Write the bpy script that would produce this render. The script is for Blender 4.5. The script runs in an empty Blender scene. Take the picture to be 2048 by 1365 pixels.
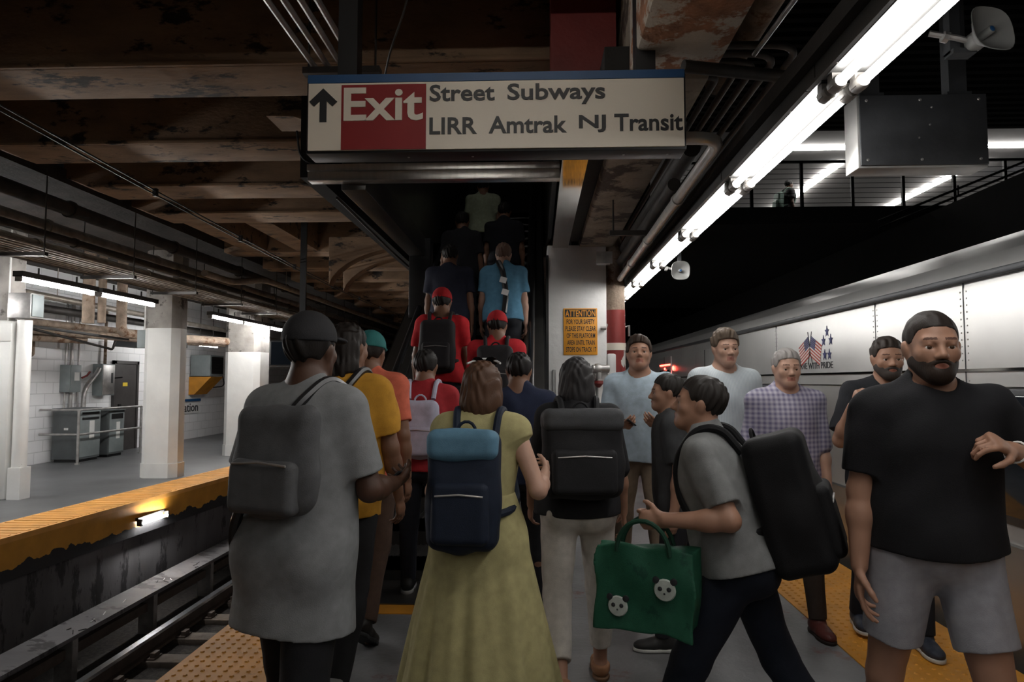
import bpy, bmesh, math, random
import numpy as np
from mathutils import Vector, Matrix
SC = bpy.context.scene
COL = SC.collection
random.seed(7)
# ------------------------------------------------------------------ camera, world, exposure
F_PX, CAM_H = 1365.0, 1.5
YAW, PITCH = math.radians(2.14), math.radians(3.33)
cam = bpy.data.cameras.new('camera'); cam.sensor_width = 36.0; cam.lens = 36.0*F_PX/2048
cam.clip_start = .05; cam.clip_end = 200
cam_o = bpy.data.objects.new('camera', cam); COL.objects.link(cam_o)
cam_o.location = (0, 0, CAM_H); cam_o.rotation_euler = (math.pi/2+PITCH, 0, YAW)
SC.camera = cam_o
w = bpy.data.worlds.new('world'); SC.world = w; w.use_nodes = True
w.node_tree.nodes['Background'].inputs[0].default_value = (.9, .95, 1, 1)
w.node_tree.nodes['Background'].inputs[1].default_value = .0015
SC.view_settings.view_transform = 'Standard'; SC.view_settings.look = 'None'
SC.view_settings.gamma = 1; SC.view_settings.exposure = 0.0
TUBE_R, TUBE_L, TUBE_M = 30.0, 150.0, 45.0      # radiance of the fluorescent tubes: right row, left row, concourse

# ------------------------------------------------------------------ materials
def M(name, col, rough=.6, metal=0., var=.18, scale=6., bump=.12, stain=None, spec=.5, st_thr=.58, st_scale=3., stretch=(1,1,1), bscale=None):
    m = bpy.data.materials.new(name); m.use_nodes = True
    n = m.node_tree.nodes; L = m.node_tree.links; p = n['Principled BSDF']
    p.inputs['Roughness'].default_value = rough; p.inputs['Metallic'].default_value = metal
    p.inputs['Specular IOR Level'].default_value = spec
    tc = n.new('ShaderNodeTexCoord'); mp = n.new('ShaderNodeMapping'); mp.inputs['Scale'].default_value = stretch
    L.new(tc.outputs['Object'], mp.inputs[0])
    nz = n.new('ShaderNodeTexNoise'); nz.inputs['Scale'].default_value = scale; nz.inputs['Detail'].default_value = 6
    L.new(mp.outputs[0], nz.inputs['Vector'])
    cr = n.new('ShaderNodeValToRGB'); cr.color_ramp.elements[0].position = .3; cr.color_ramp.elements[1].position = .7
    cr.color_ramp.elements[0].color = (*[c*(1-var) for c in col], 1); cr.color_ramp.elements[1].color = (*[min(1, c*(1+var)) for c in col], 1)
    L.new(nz.outputs[0], cr.inputs[0]); out = cr.outputs[0]
    if stain:
        nz2 = n.new('ShaderNodeTexNoise'); nz2.inputs['Scale'].default_value = st_scale; nz2.inputs['Detail'].default_value = 9
        nz2.inputs['Roughness'].default_value = .68; L.new(mp.outputs[0], nz2.inputs['Vector'])
        r2 = n.new('ShaderNodeValToRGB'); r2.color_ramp.elements[0].position = st_thr; r2.color_ramp.elements[1].position = st_thr+.05
        L.new(nz2.outputs[0], r2.inputs[0])
        mx = n.new('ShaderNodeMixRGB'); mx.inputs[2].default_value = (*stain, 1)
        L.new(r2.outputs[0], mx.inputs[0]); L.new(out, mx.inputs[1]); out = mx.outputs[0]
    L.new(out, p.inputs['Base Color'])
    if bump:
        nb = n.new('ShaderNodeTexNoise'); nb.inputs['Scale'].default_value = bscale or scale*5; nb.inputs['Detail'].default_value = 5
        L.new(mp.outputs[0], nb.inputs['Vector'])
        b = n.new('ShaderNodeBump'); b.inputs['Strength'].default_value = bump; b.inputs['Distance'].default_value = .02
        L.new(nb.outputs[0], b.inputs['Height']); L.new(b.outputs[0], p.inputs['Normal'])
    return m
def EM(name, col, s):
    m = bpy.data.materials.new(name); m.use_nodes = True; n = m.node_tree.nodes; p = n['Principled BSDF']
    p.inputs['Base Color'].default_value = (.8, .8, .8, 1)
    p.inputs['Emission Color'].default_value = (*col, 1); p.inputs['Emission Strength'].default_value = s
    return m
m_beam = M('painted_beam', (.25, .162, .10), .8, var=.25, scale=3, stain=(.03, .024, .02), st_thr=.56, st_scale=2.4, stretch=(1, 2.2, 2.2), bump=.3)
m_slab = M('sooty_concrete', (.045, .038, .033), .9, var=.4, scale=4, bump=.3)
m_conc = M('stained_concrete', (.27, .22, .17), .85, var=.3, scale=4, stain=(.07, .05, .038), st_thr=.53, st_scale=2.2, bump=.5)
m_brick = M('bare_brick', (.33, .15, .08), .9, var=.4, scale=12, stain=(.55, .48, .40), st_thr=.47, st_scale=5, bump=.6)
m_floor = M('platform_concrete', (.165, .165, .17), .42, var=.3, scale=2.2, stain=(.13, .05, .05), st_thr=.60, st_scale=1.6, bump=.15, bscale=30)
m_floor2 = M('grey_platform_paint', (.125, .128, .132), .38, var=.18, scale=1.5, bump=.08)
m_yel = M('tactile_yellow', (.55, .235, .02), .55, var=.2, scale=4, stain=(.2, .1, .03), st_thr=.66, st_scale=6, bump=.1)
m_yel2 = M('tactile_orange', (.78, .38, .09), .6, var=.15, scale=5, bump=.1)
m_black = M('black_steel', (.012, .012, .013), .45, .2, bump=.05)
m_dark = M('dark_soot', (.02, .019, .018), .85, bump=.2)
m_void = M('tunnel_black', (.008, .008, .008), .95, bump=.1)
m_white = M('white_column_paint', (.80, .80, .78), .5, var=.06, scale=3, stain=(.3, .27, .24), st_thr=.71, st_scale=2.5, bump=.12)
m_white2 = M('chipped_white_paint', (.80, .80, .79), .5, var=.08, scale=3, stain=(.06, .05, .045), st_thr=.70, st_scale=3.2, bump=.25)
m_capgrey = M('column_cap_grey', (.30, .28, .26), .8, var=.3, scale=4, stain=(.10, .09, .085), st_thr=.56, bump=.3)
m_steel = M('galvanized_steel', (.42, .41, .40), .42, .75, var=.25, scale=9, bump=.08)
m_pipe = M('dusty_conduit', (.30, .27, .235), .5, .55, var=.35, scale=7, bump=.1)
m_rust = M('rusty_lagged_pipe', (.27, .205, .155), .85, var=.35, scale=8, stain=(.14, .07, .035), st_thr=.55, bump=.5)
m_bright = M('new_conduit', (.66, .65, .63), .35, .7, var=.15, scale=9, bump=.05)
m_dpipe = M('black_pipe', (.05, .045, .042), .55, .3, var=.4, scale=6, bump=.1)
m_egrey = M('enclosure_grey', (.22, .25, .255), .5, .1, var=.12, scale=5, bump=.06)
m_egrey2 = M('enclosure_dark_grey', (.10, .11, .113), .5, .1, var=.12, scale=5, bump=.06)
m_door = M('brown_steel_door', (.055, .05, .05), .45, var=.15, bump=.05)
m_stain = M('brushed_stainless', (.50, .49, .47), .3, .95, var=.12, scale=3, bump=.06, stretch=(8, 8, .6))
m_mir = M('polished_stainless', (.62, .60, .57), .07, 1., var=.05, bump=.015, bscale=4)
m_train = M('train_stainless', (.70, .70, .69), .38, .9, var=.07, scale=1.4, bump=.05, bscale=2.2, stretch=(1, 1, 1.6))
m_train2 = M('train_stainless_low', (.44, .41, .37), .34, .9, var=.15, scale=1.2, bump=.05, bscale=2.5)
m_glass = M('tinted_glass', (.012, .016, .022), .06, 0, bump=0, var=.1)
m_red = M('red_paint', (.17, .018, .016), .5, var=.12, bump=.1)
m_redpeel = M('peeling_red_pipe_paint', (.27, .035, .032), .55, var=.15, scale=8, bump=.2)
m_signw = M('sign_face_cream', (.78, .72, .62), .45, var=.04, scale=3, bump=.02)
m_signr = M('sign_red', (.25, .006, .009), .6, var=.06, bump=.02)
m_signb = M('sign_blue', (.015, .075, .2), .45, var=.06, bump=.02)
m_ink = M('sign_ink', (.015, .017, .02), .5, var=.05, bump=0)
m_amber = M('attention_amber', (.80, .34, .03), .5, var=.08, scale=8, stain=(.25, .12, .03), st_thr=.72, st_scale=8, bump=.05)
m_plastic = M('speaker_grey', (.19, .19, .185), .5, var=.1, bump=.05)
m_box = M('monitor_steel', (.055, .058, .063), .42, .4, var=.15, scale=10, bump=.05)
m_boxe = M('monitor_edge', (.42, .42, .41), .4, .6, bump=.03)
m_tag = M('white_label', (.75, .75, .74), .5, var=.03, bump=0)
m_tagy = M('yellow_label', (.75, .55, .05), .5, var=.03, bump=0)
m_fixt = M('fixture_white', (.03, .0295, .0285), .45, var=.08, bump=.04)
m_sock = M('lamp_socket', (.24, .225, .21), .5, var=.15, bump=.05)
m_tubeR = EM('tube_glow_near', (1, .975, .94), TUBE_R)
m_tubeL = EM('tube_glow_far', (1, .985, .96), TUBE_L)
m_fillS = EM('fill_glow_sign', (1, .95, .87), 46.0)  # glow of the added batten that lights the exit sign
m_fillB = EM('fill_glow_rear', (1, .95, .87), 28.0)  # glow of the added battens behind the camera
m_tubeM = EM('tube_glow_concourse', (1, .97, .93), TUBE_M)
m_redl = EM('red_marker', (1, .05, .03), 14); m_orl = EM('amber_marker', (1, .42, .06), 16)
m_green = EM('green_marker', (.15, .8, .4), .5)
m_rail = M('polished_rail_head', (.62, .64, .68), .22, 1, var=.08, bump=.02)
m_rails = M('rail_rust', (.07, .05, .04), .8, var=.3, bump=.2)
m_ballast = M('sooty_ballast', (.035, .03, .027), .95, var=.6, scale=24, bump=1.0)
m_tie = M('weathered_tie', (.10, .08, .065), .9, var=.3, bump=.4)
m_retain = M('track_wall', (.11, .105, .11), .7, var=.35, scale=1.2, stain=(.03, .028, .03), st_thr=.55, st_scale=3, stretch=(1, 1.6, .5), bump=.3)
m_rubber = M('handrail_rubber', (.012, .012, .013), .35, var=.1, bump=.02)
m_step = M('escalator_step', (.09, .088, .085), .5, .6, var=.2, bump=.05)
m_escpan = M('escalator_panel', (.17, .165, .16), .3, .85, var=.2, scale=2, bump=.04)
m_mezw = M('concourse_wall', (.30, .29, .28), .8, var=.08, scale=.7, bump=.03)
def block_wall():
    m = M('white_block_wall', (.74, .745, .76), .55, var=.05, scale=2, bump=0); n = m.node_tree.nodes; L = m.node_tree.links; p = n['Principled BSDF']
    tc = n.new('ShaderNodeTexCoord'); sp = n.new('ShaderNodeSeparateXYZ'); cb = n.new('ShaderNodeCombineXYZ')
    L.new(tc.outputs['Object'], sp.inputs[0]); L.new(sp.outputs[1], cb.inputs[0]); L.new(sp.outputs[2], cb.inputs[1])
    b = n.new('ShaderNodeTexBrick'); b.inputs['Scale'].default_value = 1; b.inputs['Brick Width'].default_value = .42; b.inputs['Row Height'].default_value = .21
    b.inputs['Mortar Size'].default_value = .008; b.inputs['Color1'].default_value = (.86, .865, .88, 1); b.inputs['Color2'].default_value = (.82, .825, .84, 1); b.inputs['Mortar'].default_value = (.66, .67, .68, 1)
    L.new(cb.outputs[0], b.inputs['Vector']); L.new(b.outputs[0], p.inputs['Base Color'])
    bp = n.new('ShaderNodeBump'); bp.inputs['Strength'].default_value = .6; bp.inputs['Distance'].default_value = .01; bp.invert = True
    L.new(b.outputs['Fac'], bp.inputs['Height']); L.new(bp.outputs[0], p.inputs['Normal'])
    return m
m_block = block_wall()
def mask_mat(name, base, top, build):
    """two-paint material: build(nodes, links, coord_socket) returns the 0..1 mask socket"""
    m = M(name, base, .6, var=.12, scale=5, bump=.15); n = m.node_tree.nodes; L = m.node_tree.links; p = n['Principled BSDF']
    tc = n.new('ShaderNodeTexCoord'); fac = build(n, L, tc.outputs['Object'])
    old = p.inputs['Base Color'].links[0].from_socket
    mx = n.new('ShaderNodeMixRGB'); mx.inputs[2].default_value = (*top, 1)
    L.new(fac, mx.inputs[0]); L.new(old, mx.inputs[1]); L.new(mx.outputs[0], p.inputs['Base Color'])
    return m
def _jag(n, L, co):        # dark wall showing below a ragged paint edge at z = -.29
    sp = n.new('ShaderNodeSeparateXYZ'); L.new(co, sp.inputs[0])
    nz = n.new('ShaderNodeTexNoise'); nz.inputs['Scale'].default_value = 3.5; nz.inputs['Detail'].default_value = 5; L.new(co, nz.inputs['Vector'])
    a = n.new('ShaderNodeMath'); a.operation = 'MULTIPLY_ADD'; a.inputs[1].default_value = .30; L.new(nz.outputs[0], a.inputs[0]); L.new(sp.outputs[2], a.inputs[2])
    c = n.new('ShaderNodeMath'); c.operation = 'LESS_THAN'; c.inputs[1].default_value = -.14; L.new(a.outputs[0], c.inputs[0])
    return c.outputs[0]
m_fascia = mask_mat('flaking_yellow_fascia', (.62, .29, .035), (.02, .02, .022), _jag)
def _peel(n, L, co):
    nz = n.new('ShaderNodeTexNoise'); nz.inputs['Scale'].default_value = 5.0; nz.inputs['Detail'].default_value = 4; L.new(co, nz.inputs['Vector'])
    c = n.new('ShaderNodeMath'); c.operation = 'GREATER_THAN'; c.inputs[1].default_value = .56; L.new(nz.outputs[0], c.inputs[0])
    return c.outputs[0]
m_redpeel = mask_mat('peeling_red_paint', (.25, .035, .032), (.62, .60, .57), _peel)
def stripes(name, c1, c2, scale, axis):
    def b(n, L, co):
        wv = n.new('ShaderNodeTexWave'); wv.bands_direction = axis; wv.inputs['Scale'].default_value = scale; L.new(co, wv.inputs['Vector'])
        c = n.new('ShaderNodeMath'); c.operation = 'GREATER_THAN'; c.inputs[1].default_value = .5; L.new(wv.outputs[1], c.inputs[0]); return c.outputs[0]
    return mask_mat(name, c1, c2, b)

# ------------------------------------------------------------------ mesh helper
class MB:
    def __init__(s): s.v = []; s.f = []; s.mi = []; s.i = 0
    def add(s, vs, fs):
        k = len(s.v); s.v += [tuple(map(float, p)) for p in vs]; s.f += [tuple(a+k for a in q) for q in fs]; s.mi += [s.i]*len(fs); return s
    def box(s, x0, x1, y0, y1, z0, z1):
        x0, x1 = min(x0, x1), max(x0, x1); y0, y1 = min(y0, y1), max(y0, y1); z0, z1 = min(z0, z1), max(z0, z1)
        return s.add([(x0,y0,z0),(x1,y0,z0),(x1,y1,z0),(x0,y1,z0),(x0,y0,z1),(x1,y0,z1),(x1,y1,z1),(x0,y1,z1)],
                     [(0,3,2,1),(4,5,6,7),(0,1,5,4),(1,2,6,5),(2,3,7,6),(3,0,4,7)])
    def tube(s, pts, r, n=8, cap=True):
        pts = [Vector(p) for p in pts]; rs = r if isinstance(r, (list, tuple)) else [r]*len(pts)
        vs = []; fs = []; prev = None
        for i, p in enumerate(pts):
            t = (pts[min(i+1, len(pts)-1)]-pts[max(i-1, 0)]).normalized()
            if prev is None:
                a = Vector((0, 0, 1)) if abs(t.z) < .9 else Vector((1, 0, 0)); u = t.cross(a).normalized()
            else:
                u = (prev-t*prev.dot(t)).normalized()
            prev = u; b = t.cross(u)
            for k in range(n):
                an = 2*math.pi*k/n; vs.append(p+(u*math.cos(an)+b*math.sin(an))*rs[i])
        for i in range(len(pts)-1):
            for k in range(n):
                fs.append((i*n+k, i*n+(k+1) % n, (i+1)*n+(k+1) % n, (i+1)*n+k))
        if cap: fs.append(tuple(range(n))[::-1]); fs.append(tuple(range((len(pts)-1)*n, len(pts)*n)))
        return s.add(vs, fs)
    def lathe(s, prof, o, ax, n=24, cap=True, sq=0):
        o = Vector(o); ax = Vector(ax).normalized(); a = Vector((0, 0, 1)) if abs(ax.z) < .9 else Vector((1, 0, 0))
        u = ax.cross(a).normalized(); b = ax.cross(u); vs = []; fs = []
        for r, h in prof:
            for k in range(n):
                an = 2*math.pi*k/n; c, d = math.cos(an), math.sin(an)
                q = 1 if not sq else (abs(c)**sq+abs(d)**sq)**(-1/sq)
                vs.append(o+ax*h+(u*c+b*d)*r*q)
        for i in range(len(prof)-1):
            for k in range(n): fs.append((i*n+k, i*n+(k+1) % n, (i+1)*n+(k+1) % n, (i+1)*n+k))
        if cap: fs.append(tuple(range(n))[::-1]); fs.append(tuple(range((len(prof)-1)*n, len(prof)*n)))
        return s.add(vs, fs)
    def prism(s, poly, fn, d0, d1):
        n = len(poly); vs = [fn(a, b, d0) for a, b in poly]+[fn(a, b, d1) for a, b in poly]
        fs = [tuple(range(n))[::-1], tuple(range(n, 2*n))]+[(i, (i+1) % n, n+(i+1) % n, n+i) for i in range(n)]
        return s.add(vs, fs)
    def build(s, name, mat, parent=None, bev=0, smooth=None, seg=2):
        me = bpy.data.meshes.new(name); off = Vector((0, 0, 0)); q = parent
        while q is not None: off += q.location; q = q.parent
        me.from_pydata([(x-off.x, y-off.y, z-off.z) for x, y, z in s.v], [], s.f)
        mats = mat if isinstance(mat, (list, tuple)) else [mat]
        for m in mats: me.materials.append(m)
        me.polygons.foreach_set('material_index', s.mi)
        bm = bmesh.new(); bm.from_mesh(me); bmesh.ops.recalc_face_normals(bm, faces=bm.faces)
        if bev:
            ed = [e for e in bm.edges if len(e.link_faces) == 2 and e.calc_face_angle(0) > .6]
            bmesh.ops.bevel(bm, geom=ed, offset=bev, segments=seg, affect='EDGES', profile=.5, clamp_overlap=True)
        bm.to_mesh(me); bm.free()
        me.shade_smooth(); me.set_sharp_from_angle(angle=math.radians(smooth or 38))
        o = bpy.data.objects.new(name, me); COL.objects.link(o)
        if parent is not None: o.parent = parent
        return o
def tag(o, label=None, cat=None, group=None, kind=None):
    if label: o['label'] = label
    if cat: o['category'] = cat
    if group: o['group'] = group
    if kind: o['kind'] = kind
    return o
def thing(name, label, cat, loc=(0, 0, 0), group=None):
    o = bpy.data.objects.new(name, None); COL.objects.link(o); o.location = loc; o.empty_display_size = .1
    return tag(o, label, cat, group)
def struct(name, mb, mat, bev=0, label=None, cat=None):
    o = mb.build(name, mat, None, bev); o['kind'] = 'structure'
    return tag(o, label, cat)
def copy_tree(o, parent=None):
    c = o.copy(); COL.objects.link(c)
    if parent is not None: c.parent = parent
    for ch in list(o.children): copy_tree(ch, c)
    return c
XZ = lambda Y: (lambda a, b, d: (a, Y-d, b))           # facing the camera (-y)
def text(s, fn, a0, a1, b0, b1, mat, parent, bold=.012, d=.004, name='lettering'):
    cu = bpy.data.curves.new('t', 'FONT'); cu.body = s; cu.size = 1; cu.offset = bold; cu.resolution_u = 3
    t = bpy.data.objects.new('t', cu); COL.objects.link(t)
    dg = bpy.context.evaluated_depsgraph_get(); me0 = bpy.data.meshes.new_from_object(t.evaluated_get(dg))
    vs = np.array([v.co[:2] for v in me0.vertices]); fs = [tuple(p.vertices) for p in me0.polygons]
    bpy.data.objects.remove(t); bpy.data.curves.remove(cu); bpy.data.meshes.remove(me0)
    lo, hi = vs.min(0), vs.max(0); vs = (vs-lo)/(hi-lo)
    mb = MB(); n = len(vs)
    P = [fn(a0+(a1-a0)*x, b0+(b1-b0)*y, d) for x, y in vs]+[fn(a0+(a1-a0)*x, b0+(b1-b0)*y, 0) for x, y in vs]
    fl = fs+[tuple(n+i for i in reversed(f)) for f in fs]
    from collections import Counter
    ec = Counter(); 
    for f in fs:
        for i in range(len(f)): ec[frozenset((f[i], f[(i+1) % len(f)]))] += 1
    for f in fs:
        for i in range(len(f)):
            a, b = f[i], f[(i+1) % len(f)]
            if ec[frozenset((a, b))] == 1: fl.append((b, a, n+a, n+b))
    mb.add(P, fl)
    return mb.build(name, mat, parent)
def cpath(pts, r, seg=6):
    """polyline with rounded corners"""
    pts = [Vector(p) for p in pts]; out = [pts[0]]
    for i in range(1, len(pts)-1):
        a, b, c = pts[i-1], pts[i], pts[i+1]; d1 = (a-b); d2 = (c-b); rr = min(r, d1.length*.49, d2.length*.49)
        p1 = b+d1.normalized()*rr; p2 = b+d2.normalized()*rr
        for k in range(seg+1):
            t = k/seg; out.append(p1*(1-t)**2+b*2*t*(1-t)+p2*t*t)
    return out+[pts[-1]]

# ------------------------------------------------------------------ floors, track, walls, ceilings
EDGE_R, EDGE_L = 2.45, -1.88
def far_edge(y): return -4.98+.055*(min(max(y, 3), 13)-8)
struct('floor', MB().box(EDGE_L, EDGE_R, -3, 5.02, -1.5, 0).box(EDGE_L, EDGE_R, 5.02, 45, -1.5, -.002), m_floor)
def domes(mb, x0, x1, y0, y1, p=.06, z=0):
    nx = int((x1-x0-.03)/p); ny = int((y1-y0-.03)/p)
    for i in range(nx):
        for j in range(ny):
            x = x0+.03+i*p; y = y0+.03+j*p; vs = []
            for r, h in ((.014, 0), (.008, .0055)):
                for k in range(6): an = k*math.pi/3; vs.append((x+r*math.cos(an), y+r*math.sin(an), z+h))
            mb.add(vs, [(k, (k+1) % 6, 6+(k+1) % 6, 6+k) for k in range(6)]+[tuple(range(6, 12))])
mb = MB().box(1.70, EDGE_R+.02, -3, 30, -.06, .006); domes(mb, 1.72, EDGE_R, 2.6, 13, z=.006)
struct('trim_1', mb, m_yel)
mb = MB().box(EDGE_L-.02, -1.32, -3, 30, -.06, .006); domes(mb, EDGE_L, -1.34, 2.8, 6, z=.006)
struct('trim_2', mb, m_yel)
struct('trim_3', MB().box(-1.32, -.02, 4.45, 4.97, -.03, .0045), m_yel)
struct('track_bed', MB().box(-5.6, EDGE_L, -3, 45, -1.8, -1.46).box(EDGE_R, 6.5, -3, 45, -1.8, -1.46), m_ballast)
ys = [-3, 3, 5, 7, 9, 11, 13, 45]
mb = MB()
for a, b in zip(ys, ys[1:]):
    xa, xb = far_edge(a), far_edge(b)
    mb.add([(-9, a, 0), (xa-.6, a, 0), (xb-.6, b, 0), (-9, b, 0), (-9, a, -1.6), (xa-.12, a, -1.6), (xb-.12, b, -1.6), (-9, b, -1.6), (xa-.12, a, -.01), (xb-.12, b, -.01)],
           [(0, 1, 2, 3), (1, 8, 9, 2), (5, 6, 9, 8), (4, 7, 6, 5), (0, 3, 7, 4)])
mb.i = 0
o = struct('floor', mb, [m_floor2, m_retain])
for p in o.data.polygons:
    if p.center.z < -.3 and p.center.x > -7: p.material_index = 1
mb = MB(); mb2 = MB()
for a, b in zip(ys, ys[1:]):
    xa, xb = far_edge(a), far_edge(b)
    mb.add([(xa-.62, a, .005), (xa, a, .005), (xb, b, .005), (xb-.62, b, .005), (xa-.62, a, -.05), (xa, a, -.05), (xb, b, -.05), (xb-.62, b, -.05)],
           [(0, 1, 2, 3), (4, 7, 6, 5), (1, 5, 6, 2), (0, 3, 7, 4)])
    mb2.add([(xa-.02, a, -.05), (xb-.02, b, -.05), (xb-.02, b, -.42), (xa-.02, a, -.42), (xa-.14, a, -.05), (xb-.14, b, -.05), (xb-.14, b, -.42), (xa-.14, a, -.42)],
            [(0, 3, 2, 1), (4, 5, 6, 7), (3, 7, 6, 2)])
for j in range(60):                                     # ribs of the tactile strip
    y = 6+j*.12; x = far_edge(y)
    mb.box(x-.58, x-.04, y, y+.05, .004, .010)
struct('trim_4', mb, m_yel2); struct('trim_5', mb2, m_fascia)
struct('wall_left', MB().box(-9.3, -9, -3, 45, -1.6, 4.5), m_block)
struct('wall_right', MB().box(9, 9.3, -3, 12, -1.8, 7), m_void)
struct('wall_back', MB().box(-9.3, 16, 45, 45.3, -1.8, 8), m_void)
struct('ceiling', MB().box(-9.3, -4.9, -3, 45, 3.55, 3.7), m_slab)
struct('ceiling', MB().box(-4.9, -1.62, -3, 45, 4.05, 4.3).box(-1.62, .5, -3, 4.9, 4.05, 4.3).box(-1.62, .5, 14, 45, 4.05, 4.3), m_slab)
mb = MB().box(.5, 16, -3, 12, 6.0, 6.2)
for j in range(60): mb.box(.9, 9, -1+j*.22, -1+j*.22+.1, 5.93, 6.0)
struct('ceiling', mb, m_void)
# ------------------------------------------------------------------ left ceiling beams
for i, y in enumerate([1.4, 2.78, 4.17, 5.57, 6.82, 7.96]):
    xr = .45 if y < 4.5 else -1.62
    bw = .47
    mb = MB().prism([(-4.94, 3.62), (-4.62, 3.5), (xr, 3.5), (xr, 4.06), (-4.94, 4.06)], lambda a, b, d: (a, d, b), y, y+bw)
    mb.box(-4.6, xr, y-.03, y, 3.5, 3.535)
    tag(struct('ceiling_beam', mb, m_beam, .012))
for y in [10.4, 11.9, 13.3, 14.7, 16.2, 18, 20, 23]:
    tag(struct('ceiling_beam', MB().box(-4.9, -1.62, y, y+.4, 3.5, 4.06), m_beam, .012))
for x in (-4.55, -3.75):
    tag(struct('ceiling_beam', MB().box(x, x+.34, 8.43, 10.4, 3.52, 4.06), m_beam, .012))
arc = [(-2.9, 3.5), (-1.62, 3.5)]+[(-1.62-.0*k, 3.3) for k in range(1)]+[(-1.62-1.28*math.sin(t), 2.75+.62*math.cos(t)) for t in np.linspace(.05, 1.45, 9)]
for y in (9.3, 10.0):
    mb = MB().prism(arc, lambda a, b, d: (a, d, b), y, y+.22); tag(struct('arched_rib', mb, m_beam, .01))
# right hand concrete beam, column, walls round the escalator well
struct('concrete_beam', MB().box(.47, .86, 3.35, 7.75, 3.0, 4.3), m_conc, .02)
struct('concrete_beam', MB().box(.46, .88, -1, 3.32, 3.02, 4.3).box(.44, .90, 1.9, 2.35, 2.98, 3.1), [m_brick], .02)
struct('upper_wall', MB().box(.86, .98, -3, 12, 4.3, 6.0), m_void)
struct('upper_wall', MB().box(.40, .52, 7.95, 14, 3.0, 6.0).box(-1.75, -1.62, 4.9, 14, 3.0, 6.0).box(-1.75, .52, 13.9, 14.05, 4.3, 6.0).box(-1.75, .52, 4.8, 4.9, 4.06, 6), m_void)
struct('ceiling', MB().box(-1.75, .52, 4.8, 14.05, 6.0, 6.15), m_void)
# column with mirror-finish strip
struct('column', MB().box(.11, .77, 7.6, 8.25, 0, 3.02), m_white2, .015)
tag(MB().box(.17, .345, 4.0, 7.6, 2.99, 3.04).build('steel_strip', m_mir), 'polished steel soffit strip mirroring the amber notice beside concrete beam', 'panel')
struct('trim_6', MB().box(.345, .47, 3.4, 7.6, 3.06, 3.2), m_dark)
tag(struct('corner_guard', MB().box(.095, .125, 7.57, 7.64, 0, 2.9), m_black))
t = thing('access_panel', 'white steel access panel low on the chipped white column', 'panel', (.45, 7.59, 0))
MB().box(.20, .64, 7.575, 7.598, .1, 1.62).build('panel', m_white, t, .004)
MB().box(.655, .67, 7.57, 7.598, .1, 1.62).box(.17, .19, 7.57, 7.598, .1, 1.62).build('frame', m_boxe, t)
# ------------------------------------------------------------------ exit sign
t = thing('exit_sign', 'hanging cream station sign with red Exit panel and up arrow', 'sign', (-.2, 3.1, 2.55))
MB().box(-1.065, .675, 3.055, 3.19, 2.545, 2.915).build('cabinet', m_black, t, .004)
MB().box(-1.055, .665, 3.046, 3.056, 2.557, 2.872).build('face_panel', m_signw, t)
MB().box(-1.058, .668, 3.044, 3.056, 2.874, 2.912).build('blue_band', m_signb, t)
MB().box(-.90, -.508, 3.042, 3.05, 2.558, 2.862).build('red_panel', m_signr, t)
ar = [(-.985, 2.848), (-1.05, 2.785), (-1.028, 2.763), (-1.001, 2.788), (-1.001, 2.69), (-.969, 2.69), (-.969, 2.788), (-.942, 2.763), (-.92, 2.785)]
MB().prism(ar, XZ(3.046), 0, .004).build('arrow', m_ink, t)
text('Exit', XZ(3.042), -.888, -.522, 2.69, 2.847, m_signw, t, .02)
for s, a0, a1, b0, b1 in [('Street', -.492, -.193, 2.779, 2.857), ('Subways', -.135, .31, 2.757, 2.857), ('LIRR', -.492, -.274, 2.625, 2.703),
                          ('Amtrak', -.22, .135, 2.625, 2.705), ('NJ', .19, .312, 2.625, 2.705), ('Transit', .35, .658, 2.628, 2.708)]:
    text(s, XZ(3.046), a0, a1, b0, b1, m_ink, t, .02)
for x in (-.885, .5):
    MB().box(x-.045, x+.045, 3.08, 3.17, 2.912, 4.06).build('hanger_post', m_black, t)
mb = MB()
for x in (-.6, -.3, .4, .6): mb.lathe([(.006, 0), (.006, .003)], (x, 3.12, 2.546), (0, 0, -1), 8)
mb.build('screw', m_boxe, t)
tag(MB().box(.08, .44, 3.7, 4.12, 3.06, 4.06).build('duct_casing', m_red), 'dark red painted steel casing above the exit sign', 'casing')
# ------------------------------------------------------------------ attention notice
t = thing('warning_notice', 'amber ATTENTION notice screwed to the chipped white column', 'sign', (.48, 7.59, 1.8))
MB().box(.29, .665, 7.585, 7.598, 1.785, 2.305).build('plate', m_amber, t, .004)
MB().box(.305, .65, 7.583, 7.586, 2.205, 2.292).build('header_band', m_ink, t)
text('ATTENTION', XZ(7.583), .312, .643, 2.212, 2.284, m_amber, t, .014, .002)
for i, (s, a, b) in enumerate([('FOR YOUR SAFETY', .325, .635), ('PLEASE STAY CLEAR', .312, .648), ('OF THIS PLATFORM', .325, .64), ('AREA UNTIL TRAIN', .33, .635), ('STOPS ON TRACK 17', .318, .65)]):
    text(s, XZ(7.585), a, b, 2.128-i*.0775, 2.182-i*.0775, m_ink, t, .014, .002)
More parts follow.
